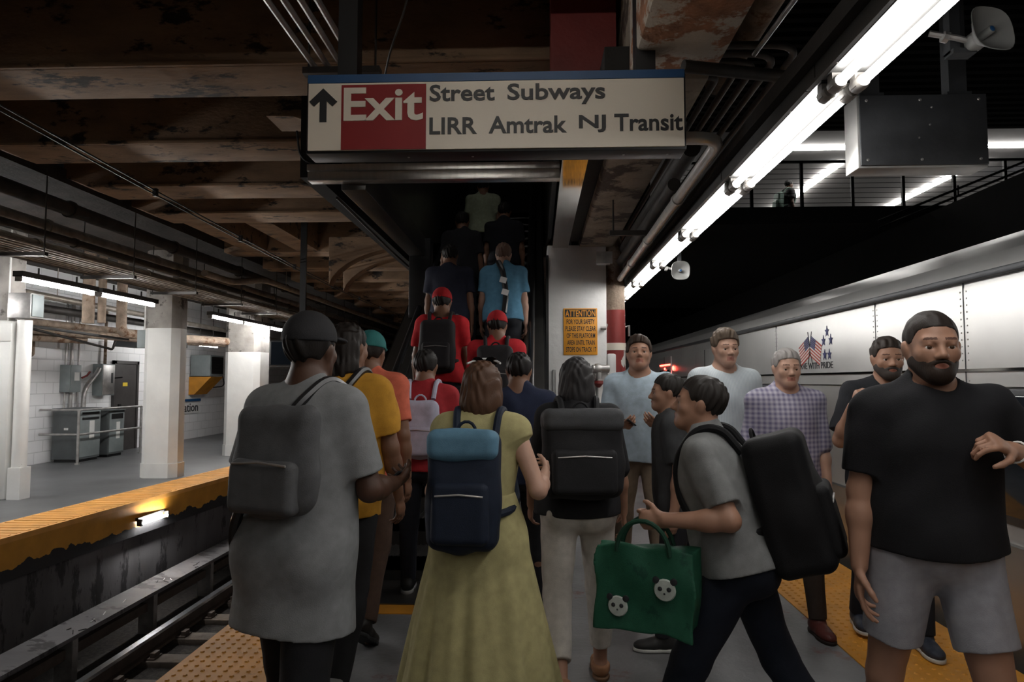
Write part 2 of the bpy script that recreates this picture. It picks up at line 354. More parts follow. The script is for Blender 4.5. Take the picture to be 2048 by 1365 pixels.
# ------------------------------------------------------------------ standpipe with valve
t = thing('standpipe', 'peeling red and white standpipe with hose valve beside the column', 'pipe', (.88, 7.7, 0))
MB().tube([(.88, 7.7, 2.28), (.88, 7.7, 2.95), (.80, 7.75, 3.25)], .105, 16).build('upper_pipe', m_rust, t)
MB().tube([(.88, 7.7, 1.56), (.88, 7.7, 2.29)], .108, 20).build('red_pipe', m_redpeel, t)
MB().tube([(.88, 7.7, 1.84), (.88, 7.7, 1.92)], .112, 20).build('tape_band', m_signw, t)
MB().box(.77, .87, 7.58, 7.66, 1.42, 1.80).build('white_sleeve', m_tag, t, .02)
MB().box(.80, .98, 7.62, 7.8, 0, 1.56).build('pipe_boxing', m_white, t, .01)
h = MB().tube([(.78, 7.55, 1.63), (.60, 7.5, 1.63)], .045, 14).lathe([(.055, -.03), (.06, 0), (.055, .03)], (.66, 7.51, 1.63), (1, 0, 0), 14).build('valve', m_steel, t)
MB().tube([(.60, 7.5, 1.63), (.52, 7.48, 1.63)], .012, 8).tube([(.515, 7.48, 1.58), (.515, 7.48, 1.69)], .011, 8).build('handwheel', m_steel, h)
MB().lathe([(.05, 0), (.055, .03), (.03, .06), (.015, .075)], (.665, 7.5, 1.50), (0, 0, -1), 12).build('hose_cap', m_red, h)
MB().tube([(.665, 7.5, 1.52), (.665, 7.5, 1.62)], .035, 10).build('outlet', m_steel, h)
MB().tube([(.76, 7.57, 2.08), (.70, 7.57, 2.08)], .02, 8).tube([(.99, 7.7, 2.1), (1.03, 7.7, 2.12), (1.03, 7.7, 2.0)], .012, 8).build('bracket', m_steel, t)
t = thing('hose_rack_bar', 'red and steel folding hose rack bar under the standpipe valve', 'bracket', (.5, 7.55, 1.5))
MB().box(.36, .64, 7.53, 7.56, 1.50, 1.535).build('bar', m_steel, t, .004); MB().box(.41, .60, 7.525, 7.53, 1.507, 1.528).build('red_strip', m_red, t)
MB().box(.35, .37, 7.53, 7.575, 1.48, 1.56).build('end_bracket', m_steel, t)
# ------------------------------------------------------------------ right row of fluorescent fixtures
ordn = ['first', 'second', 'third', 'fourth', 'fifth', 'sixth', 'seventh', 'eighth', 'ninth', 'tenth', 'eleventh', 'twelfth', 'thirteenth', 'fourteenth']
def fixtureR(i, y0):
    t = thing('light_fixture', 'twin tube fluorescent batten over right platform edge, %s from near end' % ordn[i], 'light fixture', (1.03, y0, 2.56), 'fluorescent battens over the right platform edge')
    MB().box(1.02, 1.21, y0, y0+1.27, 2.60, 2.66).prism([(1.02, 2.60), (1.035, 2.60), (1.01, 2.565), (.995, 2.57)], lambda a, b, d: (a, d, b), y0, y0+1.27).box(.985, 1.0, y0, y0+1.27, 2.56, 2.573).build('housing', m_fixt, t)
    mb = MB()
    for k in range(3): mb.lathe([(.006, 0), (.006, .004)], (1.004, y0+.2+k*.43, 2.568), (-.6, 0, -.6), 6)
    mb.build('rivet', m_sock, t)
    for x in (1.078, 1.158):
        MB().tube([(x, y0+.055, 2.565), (x, y0+1.215, 2.565)], .017, 12).build('tube', m_tubeR, t)
        for y in (y0+.02, y0+1.21):
            s = MB().box(x-.024, x+.024, y, y+.04, 2.55, 2.61).lathe([(.022, -.012), (.026, 0), (.026, .05), (.02, .06)], (x, y-.005, 2.565), (0, 1, 0), 14)
            s.build('socket', m_sock, t)
for i, y0 in enumerate([-2.63, -1.35, -.07, 1.21, 2.49, 3.77, 5.05, 6.33, 7.61, 8.89]): fixtureR(i, y0)  # those behind the camera are added to brighten sign and crowd
tag(MB().box(.985, 1.05, -2.8, 10.2, 2.665, 2.73).box(1.05, 1.2, -2.8, 10.2, 2.665, 2.69).build('mounting_channel', m_dark), 'long dark steel channel carrying the right row of battens', 'channel')
def fixtureFill(i, y0):  # unseen battens added behind the camera to light sign and backs
    t = thing('light_fixture', 'added fill batten over our left platform edge, %s behind the photographer' % ordn[i], 'light fixture', (-1.3, y0, 2.56), 'added fill battens behind the photographer')
    MB().box(-1.40, -1.20, y0, y0+1.27, 2.60, 2.66).build('housing', m_fixt, t)
    MB().tube([(-1.3, y0+.03, 2.572), (-1.3, y0+1.22, 2.572)], .019, 12).build('tube', m_fillB, t)
    for y in (y0+.3, y0+.9): MB().tube([(-1.3, y, 2.66), (-1.3, y, 4.05)], .01, 6).build('stem', m_dpipe, t)
for i, y0 in enumerate([-1.6, -2.9]): fixtureFill(i, y0)
t = thing('light_fixture', 'added crosswise fill batten under the beams facing the exit sign', 'light fixture', (-.2, 1.25, 3.35))  # unseen batten added above the frame to light the sign
MB().box(-.85, .42, 1.14, 1.24, 3.34, 3.40).build('housing', m_fixt, t); MB().tube([(-.82, 1.25, 3.31), (.40, 1.25, 3.31)], .019, 12).build('tube', m_fillS, t)
for x in (-.6, .2): MB().tube([(x, 1.19, 3.40), (x, 1.19, 4.05)], .01, 6).build('stem', m_dpipe, t)
t = thing('light_fixture', 'added ceiling fill tube inside the escalator well', 'light fixture', (-.65, 6.2, 5.8))  # unseen tube added to light the backs of the riders
MB().tube([(-1.2, 6.2, 5.86), (-.1, 6.2, 5.86)], .02, 10).build('tube', m_tubeM, t); MB().box(-1.25, -.05, 6.15, 6.25, 5.89, 5.998).build('housing', m_fixt, t)
# pipes beside it
def pipe(label, pts, r, mat, name='conduit', rad=.15, group=None, n=10, clamps=(), rods=()):
    mb = MB().tube(cpath(pts, rad) if len(pts) > 2 else pts, r, n)
    for c in clamps: mb.tube([(c[0], c[1]-.02, c[2]), (c[0], c[1]+.02, c[2])], r*1.25, n)
    for c in rods: mb.tube([c, (c[0], c[1], 3.54)] if len(c) == 3 else [c[:3], (c[0], c[1], c[3])], .007, 6)
    return tag(mb.build(name, mat), label, 'pipe', group)
pipe('thick grey conduit elbowing out beside the exit sign toward the column', [(.55, 3.32, 2.69), (.905, 3.32, 2.69), (.91, 7.5, 2.62)], .032, m_bright, rad=.13, n=14, clamps=[(.907, 4.4, 2.672), (.908, 5.6, 2.652), (.909, 6.6, 2.635)])
pipe('thin steel conduit crossing under the bare brick beam end', [(.50, 2.16, 2.93), (.98, 2.2, 2.93), (1.0, 3.1, 3.0)], .011, m_steel, rad=.05, clamps=[])
for k in range(5):
    x = 1.02+.085*k
    pipe('dark conduit high behind right battens, %s from the concrete beam' % ordn[k], [(.885, 3.81-.09*k, 3.22), (x, 3.81-.09*k, 3.22), (x, 10, 3.22)], .02, m_dpipe, rad=.18, group='dark conduits behind the right battens')
pipe('fat rusty pipe overhead beside the bare brick beam end', [(1.12, 1.2, 3.35), (1.12, 4.2, 3.35)], .075, m_rust, n=16)
pipe('fat sooty pipe running along the far side of concrete beam', [(.98, 4.3, 2.98), (.98, 11, 2.98)], .06, m_dpipe, n=14)
pipe('sooty pipe slung under the fat one beside the grey conduit', [(.93, 4.6, 2.83), (.93, 11, 2.83)], .045, m_dpipe, n=14)
pipe('dark crossing pipe between the exit sign and the battens', [(.68, 3.12, 2.96), (1.4, 3.3, 2.96)], .03, m_dpipe)
t = thing('pipe_hanger', 'black strut hanger bracket under the pipes near the column', 'bracket', (.9, 5.6, 2.7))
MB().box(.6, 1.2, 5.6, 5.64, 2.70, 2.74).build('strut', m_dpipe, t); MB().tube([(1.17, 5.62, 2.7), (1.17, 5.62, 5.93)], .008, 6).build('rod', m_dpipe, t); MB().tube([(.63, 5.62, 2.7), (.63, 5.62, 3.0)], .008, 6).build('rod', m_dpipe, t)
t = thing('junction_box', 'small dark junction box on strut beside the grey conduit', 'box', (.72, 6.9, 2.62))
MB().box(.60, .74, 6.8, 6.95, 2.68, 2.78).build('body', m_box, t, .006); MB().box(.59, .75, 6.79, 6.80, 2.67, 2.79).build('cover', m_steel, t)
# ------------------------------------------------------------------ monitor back and speakers
t = thing('platform_monitor', 'dark steel monitor casing hung beside the right battens, back view', 'monitor', (1.74, 3.2, 2.46))
MB().box(1.46, 2.04, 3.11, 3.24, 2.465, 2.805).build('casing', m_boxe, t, .006)
MB().box(1.47, 2.035, 3.10, 3.112, 2.475, 2.80).build('back_plate', m_box, t, .003)
mb = MB()
for x in (1.50, 1.74, 2.0):
    for z in (2.50, 2.775): mb.lathe([(.007, 0), (.005, .004)], (x, 3.1, z), (0, -1, 0), 8)
for x, z in ((1.78, 2.66), (1.79, 2.74), (1.73, 2.60)): mb.lathe([(.005, 0), (.004, .003)], (x, 3.1, z), (0, -1, 0), 6)
mb.build('screw', m_steel, t)
for x in (1.54, 1.935): MB().box(x-.04, x+.04, 3.14, 3.2, 2.80, 5.95).box(x-.055, x+.055, 3.13, 3.21, 2.80, 2.825).build('hanger_post', m_box, t)
def speaker(o, ax, R, label, lampcol=m_plastic, sq=3.2):
    t = thing('horn_speaker', label, 'loudspeaker', o); ax = Vector(ax).normalized(); o = Vector(o)
    prof = [(R*.30, -R*1.1), (R*.36, -R*1.0), (R*.36, -R*.62), (R*.42, -R*.55), (R*.62, -R*.35), (R*.86, -R*.1), (R, R*.02), (R*.97, R*.04), (R*.80, -R*.1), (R*.55, -R*.34), (R*.3, -R*.55), (R*.1, -R*.6)]
    a = MB(); a.lathe(prof, o, ax, 32, True, 3.0); a.build('horn', m_plastic, t)
    a = MB(); a.lathe([(R*.17, -R*.6), (R*.17, -R*.05), (R*.14, 0)], o, ax, 16); a.build('driver_plug', m_plastic, t)
    a = MB(); a.lathe([(R*.12, 0), (R*.1, R*.01)], o, ax, 14); a.build('plug_cap', m_signb, t)
    b = o-ax*R*.9
    a = MB(); a.tube([b, b+Vector((-.07, 0, .02)), b+Vector((-.16, .02, .05))], .012, 8).tube([b+Vector((-.10, 0, .02)), b+Vector((-.12, 0, .026))], .022, 8); a.build('cable_gland', m_steel, t)
    return t, b
t, b = speaker((1.74, 2.60, 2.845), (.22, -.92, .16), .094, 'grey horn loudspeaker facing the camera above the monitor casing')
MB().box(1.64, 1.68, 2.70, 2.74, 2.80, 5.95).box(1.64, 1.73, 2.68, 2.74, 2.79, 2.81).build('bracket', m_box, t)
t, b = speaker((1.30, 6.2, 2.50), (.05, -1, -.1), .085, 'small round grey loudspeaker beyond the battens over the train')
MB().box(1.29, 1.32, 6.26, 6.29, 2.5, 5.95).build('bracket', m_box, t)
# ------------------------------------------------------------------ left pipes, conduits, cables
tk = thing('conduit_rack', 'rack of four steel conduits on a strut left above exit sign', 'pipe', (-1.1, 4.0, 3.4))
for k in range(4):
    MB().tube([(-1.36+.085*k, 1.2, 3.42), (-1.36+.085*k, 4.14, 3.42)], .018, 8).build('conduit', m_steel, tk)
MB().box(-1.42, -.95, 3.98, 4.05, 3.36, 3.40).build('strut', m_dpipe, tk)
for x in (-1.39, -.98): MB().tube([(x, 4.01, 3.36), (x, 4.01, 4.05)], .007, 6).build('rod', m_dpipe, tk)
tag(MB().tube(cpath([(-.62, 3.4, 4.05), (-.66, 3.42, 3.5), (-.80, 3.6, 3.3), (-.86, 3.75, 3.24)], .3), .006, 6).build('cable', m_dpipe), 'thin slack grey cable hanging above the exit sign', 'cable')
# overhead catenary-like cable pair
def cable(label, x, z0, z1, y0, y1, clips=True):
    t = thing('cable', label, 'cable', (x, y0, z0)); n = 16
    for dz in (0, -.035):
        pts = [(x, y0+(y1-y0)*k/n, z0+(z1-z0)*k/n+dz-.10*math.sin(math.pi*k/n)) for k in range(n+1)]
        MB().tube(pts, .007, 6).build('wire', m_black, t)
    mb = MB()
    for k in (3, 5, 7, 9, 11, 13):
        y = y0+(y1-y0)*k/n; z = z0+(z1-z0)*k/n-.10*math.sin(math.pi*k/n); mb.box(x-.016, x+.016, y-.02, y+.02, z-.05, z+.02)
    if clips: mb.build('spacer', m_black, t)
cable('sagging black double cable slung across the brown beams', -3.35, 3.25, 3.1, 3.2, 17)
lp = [('fat lagged pipe highest over the far platform edge', -5.05, 3.35, .075, m_dpipe, 14), ('long dusty steam pipe beside the beam ends', -5.3, 3.16, .07, m_pipe, 14),
      ('dusty steam pipe lying just above the conduit rack', -5.41, 2.97, .055, m_pipe, 12), ('thin dusty pipe next to the steam pipe over far track', -5.18, 3.02, .03, m_pipe, 10), ('black pipe inside the beam ends above the far track', -4.98, 2.98, .045, m_dpipe, 12)]
for l, x, z, r, m, n in lp:
    for yy in (5.4, 8.9, 12.6, 16.4): pass
    pipe(l, [(x, 2, z), (x, 26, z)], r, m, n=n, clamps=[(x, 5+2.1*k, z) for k in range(8)])
pipe('dusty pipe with a raised bend over the far track', [(-4.8, 9.6, 3.05), (-4.8, 10.6, 3.05), (-4.6, 11.2, 3.2), (-4.5, 22, 3.2)], .05, m_pipe, rad=.4, n=12, rods=[(-4.54, 12.1, 3.2), (-4.52, 18.2, 3.2)])
t = thing('conduit_rack', 'wide rack of parallel conduits over the left light row', 'pipe', (-5.2, 6, 2.72))
for k in range(9):
    MB().tube([(-5.46+.066*k, 4.5, 2.80+.004*k), (-5.46+.066*k, 24, 2.80+.004*k)], .016+.004*(k % 3 == 0), 8).build('conduit', m_pipe, t)
for k in range(12):
    MB().box(-5.53, -4.86, 5+k*1.5, 5.05+k*1.5, 2.735, 2.772).build('strut', m_dpipe, t)
for k in range(12):
    for x in (-5.51, -4.88): MB().tube([(x, 5.02+k*1.5, 2.73), (x, 5.02+k*1.5, 3.54)], .007, 6).build('rod', m_dpipe, t)
def fixtureL(i, y0, L=1.22):
    t = thing('light_fixture', 'single tube batten in the left row over far platform, %s from the frame edge' % ordn[i], 'light fixture', (-5.48, y0, 2.56), 'fluorescent battens over the far platform')
    MB().box(-5.535, -5.425, y0, y0+L+.04, 2.60, 2.66).build('housing', m_fixt, t)
    MB().tube([(-5.48, y0+.03, 2.572), (-5.48, y0+L, 2.572)], .019, 12).build('tube', m_tubeL, t)
    for y in (y0, y0+L-.01): MB().box(-5.51, -5.45, y, y+.03, 2.55, 2.61).build('socket', m_sock, t)
    MB().tube([(-5.48, y0+.3, 2.66), (-5.48, y0+.3, 2.735)], .01, 6).tube([(-5.48, y0+L-.3, 2.66), (-5.48, y0+L-.3, 2.735)], .01, 6).build('stem', m_dpipe, t)
for i, y0 in enumerate([4.3, 6.95, 8.28, 11.19, 12.45, 13.7]): fixtureL(i, y0)  # the nearest is out of view, added for extra light
t = thing('light_fixture', 'short bare tube batten deep between the far columns', 'light fixture', (-7.6, 14.5, 2.3))
MB().tube([(-7.6, 14.9, 2.30), (-7.6, 15.9, 2.30)], .02, 10).build('tube', m_tubeL, t); MB().box(-7.65, -7.55, 14.88, 15.92, 2.33, 2.38).build('housing', m_fixt, t)
for y in (15.1, 15.7): MB().tube([(-7.6, y, 2.38), (-7.6, y, 3.55)], .008, 6).build('stem', m_dpipe, t)
for i, y0 in enumerate([6.9, 8.2]):  # hidden battens added behind the column to brighten the block wall
    t = thing('light_fixture', 'added fill batten by the wall side of the nearest far column, %s one' % ['nearest', 'middle', 'farthest'][i], 'light fixture', (-7.85, y0, 2.5))
    MB().tube([(-7.85, y0, 2.50), (-7.85, y0+1.2, 2.50)], .02, 10).build('tube', m_tubeL, t); MB().box(-7.9, -7.8, y0-.02, y0+1.22, 2.53, 2.58).build('housing', m_fixt, t)
    for y in (y0+.2, y0+1): MB().tube([(-7.85, y, 2.58), (-7.85, y, 3.55)], .008, 6).build('stem', m_dpipe, t)
# far platform columns
def octcol(x0, x1, y0, y1, z1, name, capz):
    c = .10
    poly = [(x0+c, y0), (x1-c, y0), (x1, y0+c), (x1, y1-c), (x1-c, y1), (x0+c, y1), (x0, y1-c), (x0, y0+c)]
    q = lambda a, b, d: (a, b, d)
    mb = MB().prism(poly, q, 0, capz); mb.i = 1; mb.prism(poly, q, capz, 3.56)
    e = .012; mb.i = 0
    p2 = [(x0+c-e, y0-e), (x1-c+e, y0-e), (x1+e, y0+c-e), (x1+e, y1-c+e), (x1-c+e, y1+e), (x0+c-e, y1+e), (x0-e, y1-c+e), (x0-e, y0+c-e)]
    mb.prism(p2, q, 0, .22)
    return struct(name, mb, [m_white, m_capgrey])
octcol(-6.17, -5.60, 10.4, 10.78, 2.6, 'column', 2.32)
octcol(-6.32, -5.60, 13.5, 14.15, 2.6, 'column', 2.08)
mb = MB().box(-7.6, -6.72, 8.45, 8.8, 0, 2.26).box(-7.6, -6.70, 8.43, 8.46, 2.0, 2.24); mb.i = 1; mb.box(-7.4, -6.8, 8.5, 8.78, 2.26, 3.56)
o = struct('column', mb, [m_white, m_capgrey], .02)
tag(MB().tube([(-6.61, 8.54, 0), (-6.61, 8.54, 2.28)], .085, 16).box(-6.69, -6.52, 8.45, 8.63, 0, .4).build('downpipe', m_white), 'white painted downpipe against the nearest far platform column', 'pipe')
t = thing('junction_box', 'grey steel box high on the nearest far platform column', 'box', (-6.5, 8.5, 2.3))
MB().box(-6.74, -6.44, 8.40, 8.64, 2.30, 2.62).build('body', m_steel, t, .006); MB().box(-6.44, -6.425, 8.42, 8.62, 2.32, 2.60).build('cover', m_egrey, t, .003)
t = thing('junction_box', 'small grey box on the left side of the middle white column', 'box', (-6.4, 10.6, 2.05))
MB().box(-6.32, -6.18, 10.53, 10.74, 2.02, 2.30).build('body', m_egrey, t, .005); MB().tube([(-6.25, 10.62, 2.3), (-6.25, 10.62, 2.7)], .015, 8).build('conduit', m_steel, t)
# far platform wall equipment
dr = struct('door_1', MB().box(-9.0, -8.96, 14.2, 14.95, 0, 1.86), m_door)
o = struct('trim_7', MB().box(-9, -8.94, 14.13, 14.2, 0, 1.93).box(-9, -8.94, 14.95, 15.02, 0, 1.93).box(-9, -8.94, 14.13, 15.02, 1.86, 1.93), m_door)
MB().box(-8.96, -8.953, 14.45, 14.62, 1.38, 1.46).build('door_label', m_tagy, dr)
tag(MB().box(-8.99, -8.93, 14.3, 14.38, .85, 1.0).tube([(-8.95, 14.3, .92), (-8.90, 14.3, .92), (-8.90, 14.42, .92)], .012, 8).build('door_handle', m_black, dr))
def transformer(label, x0, x1, y0, y1, z1, big):
    t = thing('transformer_cabinet', label, 'cabinet', ((x0+x1)/2, (y0+y1)/2, 0), 'transformer cabinets behind the railing')
    MB().box(x0, x1, y0, y1, .05, z1).build('body', [m_egrey2], t, .008)
    MB().box(x0+.03, x1-.03, y0+.03, y1-.03, 0, .06).build('plinth', m_black, t)
    MB().box(x1, x1+.012, y0+.02, y1-.02, .09, z1-.03).build('front_panel', m_egrey, t, .004)
    MB().box(x0-.01, x1+.02, y0-.01, y1+.01, z1, z1+.018).build('lid', m_egrey2, t, .004)
    mb = MB()
    for k in range(2 if big else 1): mb.box(x1+.011, x1+.018, y0+.07, y1-.07, z1-.10-.1*k-(.0 if big else .06), z1-.055-.1*k)
    mb.build('louvre', m_black, t)
    MB().box(x1+.012, x1+.016, y0+(y1-y0)*.45, y0+(y1-y0)*.68, z1-.55, z1-.22).build('label_plate', m_tag, t)
    if big: MB().box(x0+.22, x0+.3, y0-.004, y0, z1-.38, z1-.34).build('name_plate', m_tag, t)
transformer('larger grey transformer cabinet at the railing corner', -8.92, -8.42, 12.3, 12.92, .97, True)
transformer('smaller grey transformer cabinet next to the dark door', -8.92, -8.42, 13.17, 13.68, .90, False)
t = thing('guard_railing', 'galvanized pipe guard rail around the transformer cabinets', 'railing', (-8.25, 12.04, 0))
for z in (.97, .53):
    MB().tube(cpath([(-8.97, 12.04, z), (-8.25, 12.04, z), (-8.25, 13.98, z)], .04), .021, 10).build('rail', m_steel, t)
for y in (12.04, 13.98): MB().tube([(-8.25, y, 0), (-8.25, y, .97)], .024, 10).lathe([(.045, 0), (.045, .02)], (-8.25, y, 0), (0, 0, 1), 10).build('post', m_steel, t)
t = thing('switch_box', 'grey safety switch box with red lever on the white wall', 'box', (-8.95, 12.8, 1.28))
MB().box(-9, -8.80, 12.55, 12.87, 1.28, 1.80).build('body', m_egrey, t, .008); MB().box(-8.80, -8.788, 12.57, 12.85, 1.30, 1.78).build('door', m_egrey, t, .004)
MB().box(-8.788, -8.784, 12.66, 12.80, 1.5, 1.66).build('label_plate', m_tag, t); MB().tube([(-8.8, 12.88, 1.55), (-8.74, 12.95, 1.60), (-8.70, 12.98, 1.68)], .018, 8).build('lever', m_red, t)
t = thing('switch_box', 'taller rusty grey disconnect box beside the dark door', 'box', (-8.95, 13.7, 1.2))
MB().box(-9, -8.80, 13.50, 13.92, 1.2, 1.84).build('body', m_egrey, t, .008); MB().box(-8.80, -8.788, 13.52, 13.90, 1.22, 1.82).build('door', m_steel, t, .004)
MB().box(-8.788, -8.784, 13.78, 13.84, 1.45, 1.66).build('label_plate', m_ink, t); MB().tube([(-8.84, 13.92, 1.55), (-8.72, 14.05, 1.57)], .014, 8).build('lever', m_black, t)
for l, y, x in (('thin conduit rising beside the safety switch box, nearest', 12.62, -8.94), ('wide conduit rising behind the safety switch box', 12.80, -8.95), ('pale conduit rising between the two switch boxes', 13.0, -8.95)):
    pipe(l, [(x, y, .95), (x, y, 3.0)], .02 if 'wide' not in l else .035, m_steel)
pipe('bent flexible conduit curving up to the disconnect box', [(-8.9, 13.1, .9), (-8.9, 13.12, 1.35), (-8.86, 13.38, 1.6), (-8.86, 13.5, 1.75)], .045, m_steel, rad=.2)
pipe('conduit running up from the disconnect box to the ceiling', [(-8.93, 13.78, 1.84), (-8.93, 13.78, 3.0)], .03, m_rust)
pipe('rusty capped pipe stub on the white wall near first column', [(-8.93, 11.2, 1.95), (-8.93, 11.75, 1.95), (-8.93, 11.75, 2.35)], .03, m_rust, rad=.05)
pipe('black trapeze pipe hung low before the white wall', [(-7.9, 9.4, 2.42), (-7.9, 12.4, 2.08), (-7.9, 12.5, 2.3)], .022, m_dpipe, rad=.05)
for l, a, b, r, m in (('thick rusty pipe elbow dropping near the left light row', (-6.9, 10.2, 3.54), (-6.9, 10.2, 2.38), .085, m_rust), ('rusty pipe drop next to thick elbow', (-6.95, 10.6, 3.54), (-6.95, 10.6, 2.42), .06, m_rust)):
    pipe(l, [a, b], r, m, n=14)
pipe('lagged rusty pipe bending toward the middle white column', [(-7.0, 11.2, 3.54), (-7.0, 11.2, 2.30), (-6.7, 12.2, 2.28), (-6.2, 13.4, 2.28)], .08, m_rust, rad=.15, n=14)
pipe('long rusty pipe crossing before the block wall top', [(-8.6, 9.5, 2.36), (-7.6, 13.2, 2.30), (-6.6, 15, 2.3)], .07, m_rust, n=14)
pipe('second rusty pipe crossing high before the block wall', [(-8.9, 9.3, 2.52), (-8.0, 14, 2.46)], .06, m_rust, n=14)
pipe('wide lagged pipe stub with a white end on far platform', [(-8.5, 10.8, 2.24), (-8.1, 11.9, 2.24)], .085, m_rust, n=14)
pipe('dark pipe along the ceiling over the dark steel door', [(-8.2, 8, 2.7), (-8.2, 20, 2.7)], .07, m_dpipe, n=12)
pipe('grey pipe along the ceiling behind the columns', [(-7.4, 9.4, 2.78), (-7.4, 22, 2.6)], .05, m_pipe, n=12, rods=[(-7.4, 10.2, 2.77), (-7.4, 16, 2.69)])
tag(MB().box(-8.2, -7.1, 12.9, 13.6, 2.16, 2.36).build('air_duct', m_egrey2, None, .02), 'grey duct box hung above the guard railing', 'duct')
tag(MB().add([(-7.9, 9.9, 2.34), (-7.78, 9.9, 2.34), (-7.1, 11.6, 2.20), (-7.22, 11.6, 2.20), (-7.9, 9.9, 2.37), (-7.78, 9.9, 2.37), (-7.1, 11.6, 2.23), (-7.22, 11.6, 2.23)], [(0, 3, 2, 1), (4, 5, 6, 7), (0, 1, 5, 4), (1, 2, 6, 5), (2, 3, 7, 6), (3, 0, 4, 7)]).build('cable_tray', m_fixt), 'pale unlit batten hanging askew below the left light row', 'light fixture')
# wall heater, station sign, screen
t = thing('unit_heater', 'grey unit heater on an orange bracket high on the wall', 'heater', (-8.4, 17.0, 1.4))
hx, hy = -8.55, 17.3
MB().box(hx-.40, hx+.12, hy, hy+.75, 1.62, 2.16).build('casing', m_egrey, t, .01); MB().box(hx+.12, hx+.128, hy+.06, hy+.70, 1.68, 2.12).build('grille', m_black, t)
mb = MB()
for k in range(6): mb.box(hx+.126, hx+.138, hy+.06, hy+.70, 1.70+.075*k, 1.712+.075*k)
mb.build('louvre', m_dpipe, t)
MB().prism([(-8.99, 1.14), (hx-.3, 1.14), (hx+.14, 1.60), (-8.99, 1.60)], lambda a, b, d: (a, d, b), hy+.02, hy+.7).build('bracket', m_yel, t)
pipe('black cable loop under the unit heater bracket', [(hx+.1, hy+.75, 1.62), (hx+.12, hy+.85, 1.35), (-8.98, hy+.9, 1.3)], .015, m_black, rad=.15)
t = thing('station_sign', 'small white Station name sign on the far block wall', 'sign', (-8.97, 16.9, .6))
YZ = lambda X: (lambda a, b, d: (X+d, a, b))
MB().box(-9, -8.97, 15.9, 17.85, .66, 1.02).build('panel', m_signw if False else m_tag, t); MB().box(-9, -8.93, 15.9, 17.85, .97, 1.03).build('blue_band', m_signb, t)
text('Penn Station', YZ(-8.97), 15.95, 17.78, .70, .93, m_ink, t, .01)
t = thing('platform_monitor', 'black departure screen showing TRACK 18 over the far track', 'monitor', (-3.2, 9, 1.7))
MB().box(-3.60, -2.62, 9, 9.09, 1.68, 2.05).build('casing', m_black, t, .03, seg=3); MB().box(-3.56, -2.66, 8.994, 9.002, 1.715, 2.02).build('screen', m_glass, t)
m_scr = EM('screen_text', (.8, .8, .8), .35)
text('TRACK', XZ(8.994), -3.21, -2.98, 1.96, 1.985, m_scr, t, .01, .002); text('18', XZ(8.994), -3.185, -3.06, 1.87, 1.925, m_scr, t, .01, .002)
MB().box(-3.2, -3.12, 9.03, 9.07, 2.05, 4.05).build('hanger_post', m_black, t)
# ------------------------------------------------------------------ track in the pit
t = thing('running_rail', 'bright topped running rail in the left track pit', 'rail', (-4.15, 6, -1.3))
MB().box(-4.19, -4.115, -2, 45, -1.255, -1.22).build('rail_head', m_rail, t); MB().box(-4.165, -4.14, -2, 45, -1.37, -1.255).box(-4.22, -4.085, -2, 45, -1.40, -1.37).build('rail_web', m_rails, t)
t = thing('running_rail', 'running rail hidden close under our platform edge', 'rail', (-2.72, 6, -1.3))
MB().box(-2.76, -2.685, -2, 45, -1.255, -1.22).build('rail_head', m_rail, t); MB().box(-2.735, -2.71, -2, 45, -1.37, -1.255).box(-2.79, -2.655, -2, 45, -1.40, -1.37).build('rail_web', m_rails, t)
for k in range(16):
    y = 4.6+.62*k
    tag(MB().box(-4.45, -2.4, y, y+.22, -1.47, -1.40).build('railroad_tie', m_tie, None, .01), 'weathered wooden tie under the left pit rails', 'tie', 'ties in the left track pit')
    t = thing('rail_clip', 'dark iron plate and clip holding the left pit rail', 'clip', (-4.15, y+.1, -1.4), 'rail clips in the left track pit')
    MB().box(-4.32, -3.98, y+.03, y+.19, -1.402, -1.385).build('tie_plate', m_rails, t); MB().box(-4.04, -3.99, y+.06, y+.16, -1.385, -1.34).build('clip', m_rails, t)
t = thing('third_rail', 'third rail under a long board along the pit wall', 'rail', (-4.55, 6, -1.4))
MB().add([(-4.78, -2, -.97), (-4.46, -2, -.99), (-4.43, 45, -.99), (-4.75, 45, -.97), (-4.78, -2, -.93), (-4.46, -2, -.95), (-4.43, 45, -.95), (-4.75, 45, -.93)], [(0, 3, 2, 1), (4, 5, 6, 7), (0, 1, 5, 4), (1, 2, 6, 5), (2, 3, 7, 6), (3, 0, 4, 7)]).build('cover_board', m_retain, t)
MB().box(-4.64, -4.57, -2, 45, -1.2, -1.1).build('contact_rail', m_rails, t)
for k in range(9): MB().box(-4.68, -4.50, 5.2+1.4*k, 5.28+1.4*k, -1.46, -.985).build('support_bracket', m_steel, t)
t = thing('edge_light', 'short glowing tube tucked under the far platform lip', 'light fixture', (-4.93, 8.7, -.3))
MB().tube([(-4.91, 8.42, -.27), (-4.89, 8.95, -.27)], .017, 10).build('tube', m_tubeL, t); MB().box(-4.985, -4.94, 8.38, 9.0, -.24, -.20).box(-4.96, -4.90, 8.38, 8.41, -.30, -.22).box(-4.94, -4.88, 8.96, 8.99, -.30, -.22).build('housing', m_fixt, t)
random.seed(3)
for k in range(14):
    y = 6.5+random.random()*2.6; x = -4.62+random.random()*.15; z = -.945+random.random()*.004
    an = random.random()*3; l = .03+.05*random.random()
    tag(MB().tube([(x, y, z), (x+l*math.cos(an), y+l*math.sin(an), z+.012)], .005, 5).build('litter_scrap', m_dark if k % 3 else m_tag), 'scrap of dirty litter lying on the third rail board', 'litter', 'litter on the third rail board')
